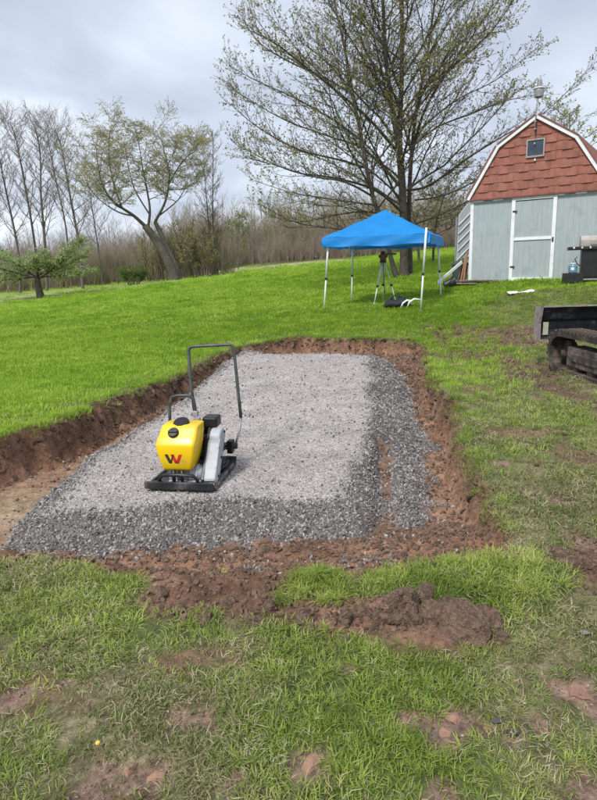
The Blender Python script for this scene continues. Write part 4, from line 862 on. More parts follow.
for x0 in (0, 1.12):
    track(x0, ex)
    s_ = 0 if x0 == 0 else 1
    f = MB().box((x0+.035,-1.72,.115),(x0+.285,-.20,.375), bev=.02).box((x0+.015,-1.55,.20),(x0+.05,-.35,.30), bev=.008).done('track_frame', M_frm, ex)
    for y in (-.0, -1.9): MB().tube([(x0+.14,y,.27),(x0+.22,y,.27)], .15, 20).tube([(x0+.07,y,.25),(x0+.25,y,.25)], .05, 12).done('idler_wheel', M_rub, f)
    for k in range(4): MB().tube([(x0+.06,-.38-k*.38,.10),(x0+.26,-.38-k*.38,.10)], .07, 12).done('track_roller', M_frm, f)
MB().box((.33,-1.3,.20),(1.12,-.5,.46), bev=.03).tube([(.72,-.95,.46),(.72,-.95,.60)], .32, 24).done('centre_frame', M_frm, ex)
# blade: folded plate seen from behind, end plate worn pale
bz0 = Q(543, 339, 8.55).z-gz; bz1 = Q(547, 307, 8.55).z-gz; hB = bz1-bz0; by = .66
bpf = [(by,bz0),(by+.03,bz0+hB*.28),(by+.025,bz0+hB*.55),(by-.005,bz0+hB*.62),(by-.03,bz0+hB*.80),(by-.075,bz1),(by-.055,bz1+.01),(by-.0,bz0+hB*.82),(by+.035,bz0+hB*.62),(by+.06,bz0+hB*.3),(by+.035,bz0)]
bx0 = .03; bl_ = MB().prism(bpf, bx0+.012, 1.60, Msw).done('blade', M_bld, ex)
MB().box((bx0+.02,by-.085,bz1-.004),(1.60,by-.05,bz1+.016), bev=.004).done('blade_top_edge', M_edge, bl_)
MB().prism([(by-.10,bz1+.02),(by+.10,bz1+.005),(by+.14,bz0+hB*.5),(by+.10,bz0-.03),(by-.05,bz0-.02),(by-.04,bz0+hB*.5)], bx0-.018, bx0+.014, Msw).done('blade_end_plate', M_edge, bl_)
MB().box((bx0+.06,by-.012,bz0+.06),(bx0+.135,by+.0,bz0+.24)).done('sticker', mat('pale_sticker', (.50,.50,.38), (.38,.38,.28), .5, 14), bl_)
for x in (.98, 1.2): MB().prism([(-.45,.30),(by-.02,bz0+.10),(by-.02,bz0+.28),(-.45,.44)], x, x+.08, Msw, bev=.008).done('blade_arm', M_frm, ex)
M_body = mat('machine_body_paint', (.50,.33,.05), (.42,.28,.05), .5, 4); 
hs_ = MB().prism([(-1.7,.62),(-1.75,.95),(-1.6,1.25),(-.9,1.30),(-.35,1.15),(-.25,.62)], .55, 1.45, Msw, bev=.03).done('engine_housing', M_body, ex)
MB().box((.50,-1.2,.60),(1.0,-.15,.72), bev=.02).done('cab_floor', M_frm, ex)

# ================================================================== clods of soil and stones
M_clod = mat('red_brown_clod', (.11,.07,.047), (.235,.155,.108), .98, 40, bump=1.0, bscale=130, stain=(.33,.20,.14), stain_amt=.2, stain_scale=14)
M_turf = mat('turf_sod_soil', (.07,.045,.03), (.13,.085,.055), .97, 14, bump=.9, bscale=40)
def clod(name, u, v, sx, sy, sz, label, seed, m=M_clod, cat='clod', z=.09, sink=.3, group='clods of dug soil'):
    bm = bmesh.new(); bmesh.ops.create_icosphere(bm, subdivisions=5 if sx > .06 else 3, radius=1); sz *= 1.15; sx *= 1.0; sy *= 1.0; co = np.array([v_.co[:] for v_ in bm.verts])
    gq = np.random.default_rng(seed+500)
    for _c in range(9):
        nr_ = gq.normal(size=3); nr_[2] = abs(nr_[2])*.7; nr_ /= np.linalg.norm(nr_); ex_c = np.maximum(co@nr_-gq.uniform(.45, .78), 0); co = co-ex_c[:, None]*nr_
    for v_, k in zip(bm.verts, co): v_.co = Vector(k)
    a = 1+.22*fbm(co[:,0]+seed, co[:,1], 1.3, 3, seed, co[:,2]+5)+.20*fbm(co[:,0]+seed, co[:,1], 4.4, 5, seed+9, co[:,2]+5, .75)-.10*np.abs(fbm(co[:,0]+seed, co[:,1], 2.2, 2, seed+5, co[:,2]+5))
    for v_, k in zip(bm.verts, a): v_.co = Vector((v_.co.x*sx*k, v_.co.y*sy*k, max(v_.co.z*sz*k, -sz*.6)))
    me = bpy.data.meshes.new(name); bm.to_mesh(me); bm.free(); me.materials.append(m); 
    o = link(bpy.data.objects.new(name, me)); p = P(u, v, z); o.location = on(p.x, p.y, sz*(1-sink)*.6); o.rotation_euler.z = seed*1.3; 
    g_ = np.random.default_rng(seed); n_ = int(min(260, 9000*sx*sy*2)); pick_ = g_.choice(len(me.vertices), n_); cv = np.array([me.vertices[int(q_)].co[:] for q_ in pick_]); cr_ = math.cos(o.rotation_euler.z), math.sin(o.rotation_euler.z)
    cv = cv[cv[:, 2] > 0]; CR_.append(np.column_stack([cv[:, 0]*cr_[0]-cv[:, 1]*cr_[1]+o.location.x, cv[:, 0]*cr_[1]+cv[:, 1]*cr_[0]+o.location.y, cv[:, 2]+o.location.z]))
    return tag(o, label, cat, group)
CR_ = []
for i, a in enumerate([
    ('soil_clod',400,616,.125,.095,.075,'large crumbly brown clod left of centre in the spoil heap before the grass strip'),
    ('soil_clod',460,630,.145,.10,.085,'largest rounded brown clod at the right end of the spoil heap'),
    ('soil_clod',432,622,.08,.07,.06,'middle sized clod wedged between the two largest clods'),
    ('soil_clod',482,618,.07,.06,.045,'reddish clod behind the largest clod on the right'),
    ('soil_clod',362,614,.07,.05,.035,'low flat clod at the left end of the big clods'),
    ('soil_clod',425,604,.06,.045,.04,'small clod touching the foot of the grass strip'),
    ('soil_clod',562,572,.115,.08,.06,'dark clod in the bare soil right of the grass strip'),
    ('soil_clod',541,393,.12,.10,.055,'orange brown clod lying in the worn grass below the excavator track'),
    ('soil_clod',225,600,.06,.045,.03,'small reddish clod in the bare soil left of the grass tussock'),
    ('soil_clod',180,606,.05,.04,.025,'small reddish clod near the left end of the bare soil'),
    ('soil_clod',302,617,.05,.04,.02,'flat pale clod at the grass edge below the tussock'),
    ('soil_clod',500,640,.05,.04,.03,'small clod just right of the largest clod'),
    ('soil_clod',381,624,.075,.05,.05,'clod at the near left corner of the big clods'), ('soil_clod',447,610,.06,.05,.045,'clod behind the two largest clods'),
    ('soil_clod',415,630,.06,.045,.04,'clod at the near grass edge between the big clods'), ('soil_clod',345,620,.06,.045,.035,'low clod right of the pale flat clod'),
    ('soil_clod',495,628,.05,.05,.04,'clod behind the small clod at the right end of the heap'), ('soil_clod',270,606,.055,.04,.03,'small clod midway along the bare soil left of the tussock'),
    ('soil_clod',250,617,.05,.035,.025,'small reddish clod at the grass edge left of the pale flat clod'), ('soil_clod',205,617,.055,.04,.03,'reddish clod at the near edge of the bare soil on the left'),
    ('soil_clod',160,592,.05,.04,.03,'clod at the left tip of the bare soil'), ('soil_clod',583,580,.07,.05,.04,'clod at the right edge beside the dark clod')]):
    clod(*a, seed=i+3)
cp_ = np.concatenate(CR_); n_ = len(cp_); sz = .006+.020*rng.random(n_)**2.5
o = scatter('clod_crumbs', cp_, rnd_rot(n_), np.repeat(sz[:, None], 3, 1)*rng.uniform(.8, 1.3, (n_, 3)), P_crumb); tag(o, 'fine crumbs of soil clinging to the clods', 'soil')
M_flat = mat('pinkish_flat_mud', (.34,.20,.14), (.25,.145,.105), .92, 14, bump=.5, bscale=50)
for i, (u, v, s, lb) in enumerate([(453,712,.034,'upper lump of pale flattened mud in the grass right of centre'), (445,727,.036,'lower lump of pale flattened mud in the grass right of centre'), (487,722,.026,'small pale mud lump left of the grey stone chip'), (577,688,.055,'broad pinkish mud lump at the right edge'),
        (313,760,.045,'orange mud lump low in the middle of the foreground'), (128,762,.038,'pale mud lump low at the left of the foreground'), (157,768,.036,'pale mud lump second from the left low in the foreground'), (101,616,.0,'' ), (89,676,.018,'small orange clod alone in the dull grass at the left'), (405,716,.024,'small pinkish mud crumb in the grass right of centre')]):
    if s: clod('mud_lump', u, v, s*1.0, s*.8, s*.34, lb, 40+i, M_flat, 'mud lump', sink=.5, group='flattened mud lumps in the grass')
for i, (u, v, s, lb) in enumerate([(512,731,.022,'grey blue stone chip lying in the worn grass'), (497,722,.016,'grey chip beside the pale mud lump'), (585,636,.02,'grey stone chip at the right edge below the bare soil'), (450,610,.018,'grey stone on top of the spoil heap'), (458,606,.014,'small grey stone behind the spoil heap')]):
    q = P(u, v, .09); o = link(bpy.data.objects.new('stone_chip', stone(90+i, M_stone, .5, 2).data)); o.scale = (s*2.6, s*2, s*1.8); o.location = on(q.x, q.y, .015); tag(o, lb, 'stone')
q = P(98, 745, .09); o = MB().lathe([(.0001,-.006),(.007,-.004),(.0085,.0),(.007,.004),(.0001,.006)], 10).done('dandelion_flower', mat('yellow_petals', (.75,.58,.10), None, .7)); o.location = on(q.x, q.y, .03); tag(o, 'single small yellow flower in the dull grass at the lower left', 'flower')
#SECTION3
# ================================================================== TREES
def unit(v): return v/ (np.linalg.norm(v)+1e-9)
class Tree:
    def __init__(s, seed): s.r = random.Random(seed); s.st = {}; s.leaf = []; s.seed = seed
    def add(s, pts, rad, k, layer='wood'): s.st.setdefault((layer, k, len(pts)), []).append((np.array(pts, float), np.array(rad, float)))
    def grow(s, p, d, L, r0, n, wob, up=0.0, rend=.25, k=4, layer='wood', env=None):
        pts = [np.array(p, float)]; d = unit(np.array(d, float)); st = L/n
        for i in range(n):
            d = unit(d+np.array([s.r.gauss(0, wob), s.r.gauss(0, wob), s.r.gauss(0, wob)+up*(i+1)/n]))
            q = pts[-1]+d*st
            if env and not env(q):
                d = unit(d*np.array([.6,.6,1])+np.array([0,0,.5])); q = pts[-1]+d*st*.35
            pts.append(q)
        rad = [r0*(1-(1-rend)*i/n) for i in range(n+1)]; s.add(pts, rad, k, layer); return pts, rad
    def mesh(s, name, layer, m, smooth=True):
        V = []; F = []; base = 0
        for (ly, k, n), lst in s.st.items():
            if ly != layer: continue
            Pn = np.stack([a[0] for a in lst]); Rn = np.stack([a[1] for a in lst]); B = len(lst)
            T = np.empty_like(Pn); T[:, 1:-1] = Pn[:, 2:]-Pn[:, :-2]; T[:, 0] = Pn[:, 1]-Pn[:, 0]; T[:, -1] = Pn[:, -1]-Pn[:, -2]
            T /= np.linalg.norm(T, axis=-1, keepdims=True)+1e-9
            main = Pn[:, -1]-Pn[:, 0]; main /= np.linalg.norm(main, axis=-1, keepdims=True)+1e-9
            ref = np.where(np.abs(main[:, 2:3]) > .8, np.array([[1., 0, 0]]), np.array([[0, 0, 1.]]))[:, None, :]
            A = np.cross(T, ref); A /= np.linalg.norm(A, axis=-1, keepdims=True)+1e-9; Bv = np.cross(A, T)
            an = np.arange(k)*2*np.pi/k; C_, S_ = np.cos(an), np.sin(an)
            R = Pn[:, :, None, :]+Rn[:, :, None, None]*(A[:, :, None, :]*C_[None, None, :, None]+Bv[:, :, None, :]*S_[None, None, :, None])
            V.append(R.reshape(-1, 3)); ids = base+np.arange(B*n*k).reshape(B, n, k)
            a = ids[:, :-1]; b = ids[:, 1:]; F.append(np.stack([a, np.roll(a, -1, 2), np.roll(b, -1, 2), b], -1).reshape(-1, 4)); base += B*n*k
        if not V: return None
        return np_mesh(name, np.concatenate(V), np.concatenate(F), m, smooth)
    def leaves_mesh(s, name, m, size, aspect=.6, droop=.3):
        Lp = np.array([a[0] for a in s.leaf]); n = len(Lp); g = np.random.default_rng(s.seed)
        d = g.normal(size=(n, 3)); d[:, 2] -= droop; d /= np.linalg.norm(d, axis=1, keepdims=True); e = g.normal(size=(n, 3)); e = np.cross(d, e); e /= np.linalg.norm(e, axis=1, keepdims=True)
        sz = size*g.uniform(.5, 1.3, n)[:, None]*np.array([a[1] for a in s.leaf])[:, None]; nn = np.cross(d, e)
        V = np.stack([Lp, Lp+d*sz*.5+e*sz*aspect*.5+nn*sz*.12, Lp+d*sz, Lp+d*sz*.5-e*sz*aspect*.5+nn*sz*.12], 1).reshape(-1, 3)
        return np_mesh(name, V, np.arange(n*4).reshape(n, 4), m, False)
def at(pts, rad, t):
    f = t*(len(pts)-1); i = min(int(f), len(pts)-2); u = f-i; p = pts[i]*(1-u)+pts[i+1]*u; return p, unit(pts[i+1]-pts[i]), rad[i]*(1-u)+rad[i+1]*u
M_bark = mat('maple_bark', (.060,.050,.040), (.125,.108,.088), .95, 9, bump=.9, bscale=14, stretch=(3,3,.6), stain=(.15,.15,.11), stain_amt=.35, stain_scale=1.5)
M_bark2 = mat('grey_bark', (.10,.088,.078), (.17,.15,.135), .95, 9, bump=.7, bscale=14, stretch=(3,3,.6))
M_twig = mat('dark_twig', (.055,.045,.040), (.10,.08,.07), .9, 4)
M_twig2 = mat('brown_twig', (.16,.125,.105), (.23,.185,.155), .9, 2)
def smooth_path(pts, k):
    pts = [np.array(p, float) for p in pts]; o = []
    for i in range(len(pts)-1):
        p0 = pts[max(i-1, 0)]; p1 = pts[i]; p2 = pts[i+1]; p3 = pts[min(i+2, len(pts)-1)]
        for j in range(k):
            t = j/k; o.append(.5*((2*p1)+(-p0+p2)*t+(2*p0-5*p1+4*p2-p3)*t*t+(-p0+3*p1-3*p2+p3)*t**3))
    return o+[pts[-1]]
def finish(T, name, label, cat, root, wood, twigm=None, leafm=None, lsize=.05, group=None, k_leaf='crown', aspect=.6):
    t = thing(name, label, cat, root, 0, group); off = np.array(root)
    for key in list(T.st): T.st[key] = [(p-off, r) for p, r in T.st[key]]
    T.leaf = [(p-off, s) for p, s in T.leaf]
    me = T.mesh('trunk', 'wood', wood); link(bpy.data.objects.new('trunk', me), t)
    me = T.mesh('branches', 'twig', twigm or wood)
    if me: tag(link(bpy.data.objects.new('branches', me), t), kind='stuff')
    if T.leaf and leafm: link(bpy.data.objects.new(k_leaf, T.leaves_mesh(k_leaf, leafm, lsize, aspect)), t)
    return t
# ---- the large maple behind the canopy
mp = Tree(5); r = mp.r; my = 22.0
def q3(u, v, y): return np.array(Q(u, v, y))
bz_ = Z(3.93, 22)
stems = []
def stem(px, radii, k=9):
    pts = smooth_path([q3(*p) for p in px], 4); rad = [.5*q_ for q_ in np.interp(np.linspace(0, 1, len(pts)), np.linspace(0, 1, len(radii)), radii)]; mp.add(pts, rad, k, 'wood'); stems.append((pts, rad))
b0 = q3(404, 279, 22)
stem([(404,281,22),(404,262,22),(403.5,225,22),(402,180,22),(398,140,22),(393,112,21.8),(387,70,21.4),(384,22,21.0),(381,-50,20.8),(378,-130,20.8)], [.42,.30,.27,.26,.25,.17,.14,.11,.08,.03])
stem([(399,150,22),(400,120,22.1),(402,70,22.5),(402,10,22.8),(404,-60,23),(405,-150,23)], [.23,.19,.15,.12,.08,.02])
stem([(410,279,22.4),(410,250,22.5),(409,205,22.6),(412,150,22.8),(417,108,23.0),(428,50,23.4),(436,-10,23.6),(444,-80,23.8)], [.26,.17,.155,.14,.12,.09,.06,.02])
stem([(397,279,21.7),(391,258,21.6),(384,228,21.3),(374,200,21.0),(366,165,20.8),(360,130,20.7),(352,92,20.4),(345,50,20.2),(334,0,20.1),(322,-60,20)], [.24,.17,.15,.14,.13,.115,.10,.08,.055,.02])
stem([(413,150,22.7),(424,112,22.2),(446,74,21.6),(470,52,21.2),(492,30,20.9),(512,2,20.8),(528,-30,20.7)], [.12,.10,.08,.065,.05,.035,.015], 6)
stem([(411,190,22.5),(430,185,21.9),(465,160,21.6),(505,135,21.4),(545,112,21.3),(586,72,21.2)], [.10,.085,.06,.045,.03,.012], 6)
stem([(396,150,22),(370,120,21.4),(335,90,20.8),(300,62,20.4),(270,40,20.1),(248,30,20)], [.12,.09,.07,.05,.035,.012], 6)
stem([(399,185,22),(365,150,22.8),(325,135,23.4),(285,120,23.9),(250,100,24.3),(232,88,24.5)], [.12,.09,.065,.045,.03,.012], 6)
stem([(402,212,21.9),(375,190,21.2),(335,178,20.6),(295,172,20.2),(262,158,19.9),(240,145,19.8)], [.11,.08,.06,.042,.028,.012], 6)
stem([(403,225,22.2),(372,212,23.1),(335,215,23.8),(298,222,24.3),(268,215,24.6)], [.10,.075,.055,.038,.014], 6)
ctr = np.array([3.9, 22.2])
def env(p):
    rr = math.hypot(p[0]-ctr[0], p[1]-ctr[1]); z = p[2]
    lim = 6.3 if z < 10 else 6.3*math.sqrt(max(0, 1-((z-10)/6.8)**2))
    if rr > lim or z > 16.6 or z < 3.0+.0*rr: return False
    if p[0] > 4.6 and p[1] < 19.6 and z < 6.3: return False
    return True
for px_ in ([(374,205,21),(352,202,21.6),(325,198,22.4),(290,192,23),(252,180,23.3)], [(366,168,20.8),(340,160,20.2),(300,150,19.6),(262,130,19.2),(234,108,19.1)], [(353,94,20.4),(325,78,20.9),(290,62,21.4),(262,45,21.8),(243,20,22)], [(362,140,20.8),(330,118,21.5),(295,98,22.3),(255,80,22.8),(230,66,23)], [(411,225,22.4),(440,215,23.2),(470,200,24),(500,185,24.6)]):
    stem(px_, [.085,.065,.048,.034,.012], 6)
for px_ in ([(388,240,21.5),(362,232,21.1),(330,228,20.4),(295,222,19.9),(262,205,19.6)], [(372,196,21),(345,182,20.2),(310,176,19.4),(275,165,18.8),(246,158,18.5)], [(400,205,22.2),(370,185,23.2),(335,165,24.2),(296,150,25),(258,142,25.6)], [(402,235,22.2),(380,222,23.4),(350,208,24.6),(315,205,25.6),(285,198,26.2)], [(415,200,22.8),(445,195,23.6),(480,178,24.5),(520,150,25.3),(556,128,25.8)]):
    stem(px_, [.075,.058,.042,.03,.011], 6)
limbs = []
for si_, (pts, rad) in enumerate(stems[:4]):
    H0 = pts[0][2]; Ht = pts[-1][2]; ph = r.uniform(0, 6.28)
    NL_ = (22, 12, 15, 18)[si_]
    for i in range(NL_):
        t = .19+.76*(i/NL_)**1.3; p, d, rr = at(pts, rad, t); ph += 2.4+r.uniform(-.3, .3)
        hfrac = (p[2]-3)/13; el = math.radians(r.uniform(30, 50)+28*max(0, hfrac)); L = (6.0-3.4*max(0, hfrac))*r.uniform(.75, 1.1)
        if p[2] < 3.4: continue
        limbs.append(mp.grow(p, [math.cos(ph)*math.cos(el), math.sin(ph)*math.cos(el), math.sin(el)], L, min(rr*.5, .045), 9, .10, .0, .2, 5, 'wood', env))
def spray(T, lst, n2, l2, n3, l3, leafn, env=None, k2=3, up2=.10, up3=.14, r2=.013, r3=.0065, start=.2, leafs=1.0, layer='twig', ang=.7):
    for pts, rad in lst:
        Lb = sum(np.linalg.norm(pts[i+1]-pts[i]) for i in range(len(pts)-1)); m = max(2, int(n2*Lb))
        for i in range(m):
            t = start+(1-start)*(i+T.r.random()*.8)/m; p, d, rr = at(pts, rad, min(t, .99)); s_ = unit(np.cross(d, [0, 0, 1])+1e-6)*(1 if i % 2 else -1)
            dd = unit(d*ang+s_*T.r.uniform(.5, 1)+np.array([0, 0, T.r.uniform(-.25, .45)])); L = l2*(1.15-.75*t)*T.r.uniform(.6, 1.2)
            p2, r2_ = T.grow(p, dd, L, max(min(rr*.6, r2*1.6), r2*.7), 4, .12, up2, .45, k2, layer, env)
            for j in range(n3):
                t2 = (j+.3+T.r.random()*.6)/n3; pp, d2, _ = at(p2, r2_, min(t2, .98)); s2 = unit(np.cross(d2, [T.r.gauss(0, .6), T.r.gauss(0, .6), 1])+1e-6)*(1 if j % 2 else -1)
                d3 = unit(d2*.8+s2*T.r.uniform(.35, .9)+np.array([0, 0, T.r.uniform(0, .3)])); L3 = l3*T.r.uniform(.5, 1.2)*(1.1-.4*t2)
                p3, _r = T.grow(pp, d3, L3, r3, 3, .14, up3, .55, 3, layer, None)
                for q in range(leafn):
                    tt = .3+.7*(q+T.r.random())/leafn; a, _, _ = at(p3, _r, min(tt, .99))
                    for c_ in range(2 if tt > .7 else 1): T.leaf.append((a+np.array([T.r.gauss(0, .018), T.r.gauss(0, .018), T.r.gauss(0, .018)]), leafs))
allb = limbs+[(p, q) for p, q in stems[4:]]
spray(mp, allb, 3.9, 1.7, 7, .62, 4, None, r2=.009, r3=.0048, start=.14)
spray(mp, [(p[int(len(p)*.35):], q[int(len(p)*.35):]) for p, q in stems[:4]], 1.6, 1.6, 6, .55, 2, None, start=.05)
L_maple = foliage_mat('maple_buds', [(.15,.125,.045), (.27,.245,.08), (.40,.385,.15)], .7, .45)
maple = finish(mp, 'maple_tree', 'tall many stemmed maple with fresh buds standing behind the blue canopy', 'tree', (3.93, 22.0, bz_), M_bark, M_twig, L_maple, .07)

# ---- generic upright bare tree
def bare_tree(name, label, px, y, r0, seed, nl=16, spread=1.6, l2=.9, leafm=None, leafn=0, ls=.05, wood=M_bark2, twig=M_twig2, n3=5, group=None, up=.16, cat='tree', r3=.010, start=.28, n2=2.6, lean=30, l3=.45, yj=.4):
    T = Tree(seed); z0 = None; pts0 = [q3(u, v, y+yj*i*T.r.uniform(-.3, .5)) for i, (u, v) in enumerate(px)]; x0, y0 = pts0[0][0], pts0[0][1]; zz = Z(x0, y0); pts0[0][2] = zz-.15
    pts = smooth_path(pts0, 3); rad = [r0*.6*(1-.85*i/(len(pts)-1)) for i in range(len(pts))]; T.add(pts, rad, 6, 'wood'); ph = T.r.uniform(0, 6); lm = []
    H_ = pts[-1][2]-zz
    for i in range(nl):
        t = start+(.97-start)*i/nl; p, d, rr = at(pts, rad, t); ph += 2.4; el = math.radians(lean+T.r.uniform(-8, 22)); L = spread*(1.25-.75*t)*T.r.uniform(.7, 1.25)
        lm.append(T.grow(p, [math.cos(ph)*math.cos(el), math.sin(ph)*math.cos(el), math.sin(el)], L, rr*.42, 6, .09, up, .25, 4, 'wood'))
    spray(T, lm, n2, l2, n3, l3, leafn, None, up2=.18, up3=.2, r2=.017, r3=r3, leafs=1)
    spray(T, [(pts[len(pts)//2:], rad[len(pts)//2:])], 3, l2, n3, l3, leafn, None, up2=.2, r2=.016, r3=r3)
    return finish(T, name, label, cat, (x0, y0, zz), wood, twig, leafm, ls, group)
GB = 'bare trees along the left field edge'
L_pale = foliage_mat('pale_spring_leaves', [(.40,.38,.16), (.54,.52,.25), (.66,.62,.38)], .6, .5)
L_buds = foliage_mat('brown_buds', [(.14,.10,.06), (.22,.17,.09), (.27,.24,.10)], .6, .3)
for i, (px, y, r0, sp, lb) in enumerate([
    ([(20,292),(18,250),(8,200),(0,160),(-4,120)], 44, .17, 2.3, 'leftmost bare tree leaning towards the left edge of the field'),
    ([(47,290),(45,245),(41,195),(40,150),(33,122)], 42, .19, 2.5, 'tall bare tree rising straight above the apple tree'),
    ([(40,292),(34,238),(24,180),(16,140),(10,122)], 46, .17, 2.3, 'bare tree leaning left behind the trunk of the apple tree'),
    ([(83,290),(79,245),(70,195),(62,150),(55,130)], 41, .18, 2.1, 'bare tree with a slim leaning trunk at the right end of the apple tree'),
    ([(72,290),(66,228),(57,185),(50,150),(46,128)], 47, .13, 2.1, 'thin bare tree between the two taller bare trunks'),
    ([(103,286),(97,240),(90,195),(84,160)], 49, .12, 1.9, 'slender bare tree left of the big leaning willow'),
    ([(-12,294),(-10,240),(-14,190),(-12,130)], 43, .16, 2.3, 'bare tree standing half outside the left edge')]):
    bare_tree('bare_tree', lb, px, y, r0, 50+i, 30, sp*1.15, 1.2, None, 0, group=GB, n2=3.0, n3=5, l3=.6, r3=.0075, lean=45)
for i, (px, y, r0, lb) in enumerate([([(218,272),(213,225),(213,180),(213,132)], 41, .12, 'taller of the two straight bare trees right of the willow'), ([(212,274),(209,228),(205,180),(202,146)], 42, .10, 'slimmer of the two straight bare trees right of the willow')]):
    bare_tree('bare_tree', lb, px, y, r0, 70+i, 34, 1.25, .7, L_buds, 1, .05, group='straight bare trees right of the willow', lean=42, start=.12)
# ---- leaning willow with yellow green crown
wl = Tree(31); wy = 38.0; W = []
def wstem(px, radii, k=7):
    pts = smooth_path([q3(*p) for p in px], 4); rad = [(.8 if k > 7 else .55)*q_ for q_ in np.interp(np.linspace(0, 1, len(pts)), np.linspace(0, 1, len(radii)), radii)]; wl.add(pts, rad, k, 'wood'); W.append((pts, rad))
wstem([(175,284,38),(172,270,38),(163,252,38),(152,235,38),(145,226,38)], [.50,.38,.34,.30,.26], 9)
wstem([(178,284,38.3),(176,268,38.2),(168,250,38.3),(160,232,38.4),(155,222,38.5)], [.30,.24,.2,.18,.15], 8)
wstem([(145,226,38),(134,216,37.7),(122,208,37.3),(112,200,37),(103,186,36.8),(98,165,36.6),(96,145,36.5)], [.22,.17,.14,.11,.09,.06,.02])
wstem([(122,208,37.3),(115,188,37.8),(110,165,38.2),(109,140,38.4),(112,125,38.5)], [.11,.09,.07,.045,.015])
wstem([(148,229,38),(150,210,38.6),(147,190,39),(143,170,39.2),(140,150,39.3),(136,132,39.4)], [.17,.13,.10,.075,.05,.015])
wstem([(155,222,38.5),(164,205,38.3),(168,190,38.1),(169,170,38),(164,150,37.8),(160,128,37.6)], [.16,.13,.105,.08,.05,.015])
wstem([(168,186,38.1),(178,168,37.6),(188,156,37.2),(199,149,37)], [.09,.06,.04,.015], 5)
wstem([(134,216,37.7),(118,212,38.5),(100,200,39),(88,185,39.3),(80,165,39.5)], [.11,.085,.06,.04,.014], 5)
wstem([(150,215,38.6),(135,190,39.5),(128,165,40),(124,140,40.2)], [.10,.075,.05,.015], 5)
wstem([(160,215,38.4),(178,200,39.2),(186,185,39.6),(190,170,39.8)], [.09,.06,.04,.012], 5)
wlm = []
for pts, rad in W[2:]:
    ph = wl.r.uniform(0, 6)
    for i in range(13):
        t = .3+.68*i/13; p, d, rr = at(pts, rad, t); ph += 2.4; el = math.radians(wl.r.uniform(10, 60)); wlm.append(wl.grow(p, [math.cos(ph)*math.cos(el), math.sin(ph)*math.cos(el), math.sin(el)], 1.9*wl.r.uniform(.6, 1.1), rr*.5, 6, .12, .05, .25, 4, 'wood'))
spray(wl, wlm, 4.2, 1.05, 8, .6, 4, None, up2=.0, up3=-.15, r2=.012, r3=.007)
finish(wl, 'willow_tree', 'large leaning willow with a forked trunk and pale yellow green crown', 'tree', (-7.55, 38.0, Z(-7.55, 38)), M_bark, M_twig2, L_pale, .075)
# ---- flat crowned apple tree at the left edge
ap = Tree(77); A0 = q3(40, 297, 32); az = Z(A0[0], A0[1]); apb = []
tp_ = smooth_path([q3(41,298,32), q3(38,285,32), q3(37,276,32)], 4); ap.add(tp_, list(np.linspace(.22, .13, len(tp_))), 8, 'wood')
for i in range(15):
    a = i*2.4; L = 1.9+1.3*abs(math.cos(a)); el = math.radians(ap.r.uniform(2, 35)); apb.append(ap.grow(tp_[-1-(i % 3)], [math.cos(a)*math.cos(el), math.sin(a)*math.cos(el), math.sin(el)], L, .055, 7, .12, .0, .2, 4, 'wood'))
spray(ap, apb, 6, 1.0, 8, .36, 6, None, up2=.06, up3=.1, r2=.012, r3=.007)
L_apple = foliage_mat('apple_leaves', [(.24,.32,.09), (.38,.46,.18), (.58,.62,.42)], 1.2, .45)
o = finish(ap, 'apple_tree', 'low wide apple tree with pale green leaves at the left edge of the lawn', 'tree', (A0[0], A0[1], az), M_bark, M_twig, L_apple, .10)
# ---- cream flowering tree between the canopy and the shed
L_cream = foliage_mat('cream_blossom', [(.20,.17,.07), (.36,.31,.16), (.60,.54,.38)], 1.4, .35)
bare_tree('blossom_tree', 'small tree full of cream blossom between the canopy and the shed', [(433,264),(434,240),(438,216),(446,190),(450,172)], 28, .10, 91, 16, 2.4, .9, L_cream, 3, .105, M_bark, M_twig, 5, None, .04, r3=.008, start=.2, lean=15)
bare_tree('blossom_tree', 'cream blossoming tree directly behind the right stems of the maple', [(419,264),(418,245),(415,222),(408,195)], 30, .13, 92, 13, 2.6, .9, L_cream, 3, .10, M_bark2, M_twig, 5, None, .03, r3=.008, start=.35, lean=12)
L_yg = foliage_mat('yellow_green_leaves', [(.22,.23,.05), (.36,.36,.09), (.46,.44,.17)], 1.0, .35)
bare_tree('leafing_tree', 'yellow green leafing tree rising behind the right side of the shed roof', [(560,262),(562,210),(568,160),(570,112)], 27, .14, 95, 17, 2.3, .9, L_yg, 3, .10, M_bark, M_twig, 5, None, .05, r3=.008, start=.2)
L_spring = foliage_mat('spring_green_leaves', [(.11,.18,.03), (.19,.28,.05), (.27,.36,.08)], 1.0, .4)
bare_tree('young_tree', 'young bright green tree at the far end of the field right of the willow', [(238,262),(238,245),(239,230),(240,216)], 60, .10, 96, 14, 1.6, .9, L_spring, 3, .16, M_bark2, M_twig2, 5, None, .1, r3=.012, start=.1)
bare_tree('sapling', 'tiny bare sapling alone on the far slope right of the young green tree', [(265,267),(265,262),(264.5,257),(264,252)], 52, .04, 97, 7, .6, .3, L_buds, 1, .05, n3=3, r3=.012)
# ---- green bush in front of the brush
bu = Tree(99); B0 = q3(134, 287, 37); bz2 = Z(B0[0], B0[1]); bl2 = []
for i in range(26): a = i*2.4; bl2.append(bu.grow(np.array([B0[0]+.3*math.cos(a), B0[1]+.3*math.sin(a), bz2]), [math.cos(a)*.5, math.sin(a)*.5, .9], 1.0*bu.r.uniform(.6, 1.1), .02, 5, .15, .0, .4, 3, 'wood'))
spray(bu, bl2, 7, .5, 5, .25, 4, None, r3=.006)
finish(bu, 'green_bush', 'small round bright green bush at the foot of the brush', 'bush', (B0[0], B0[1], bz2), M_twig2, M_twig2, L_spring, .085)
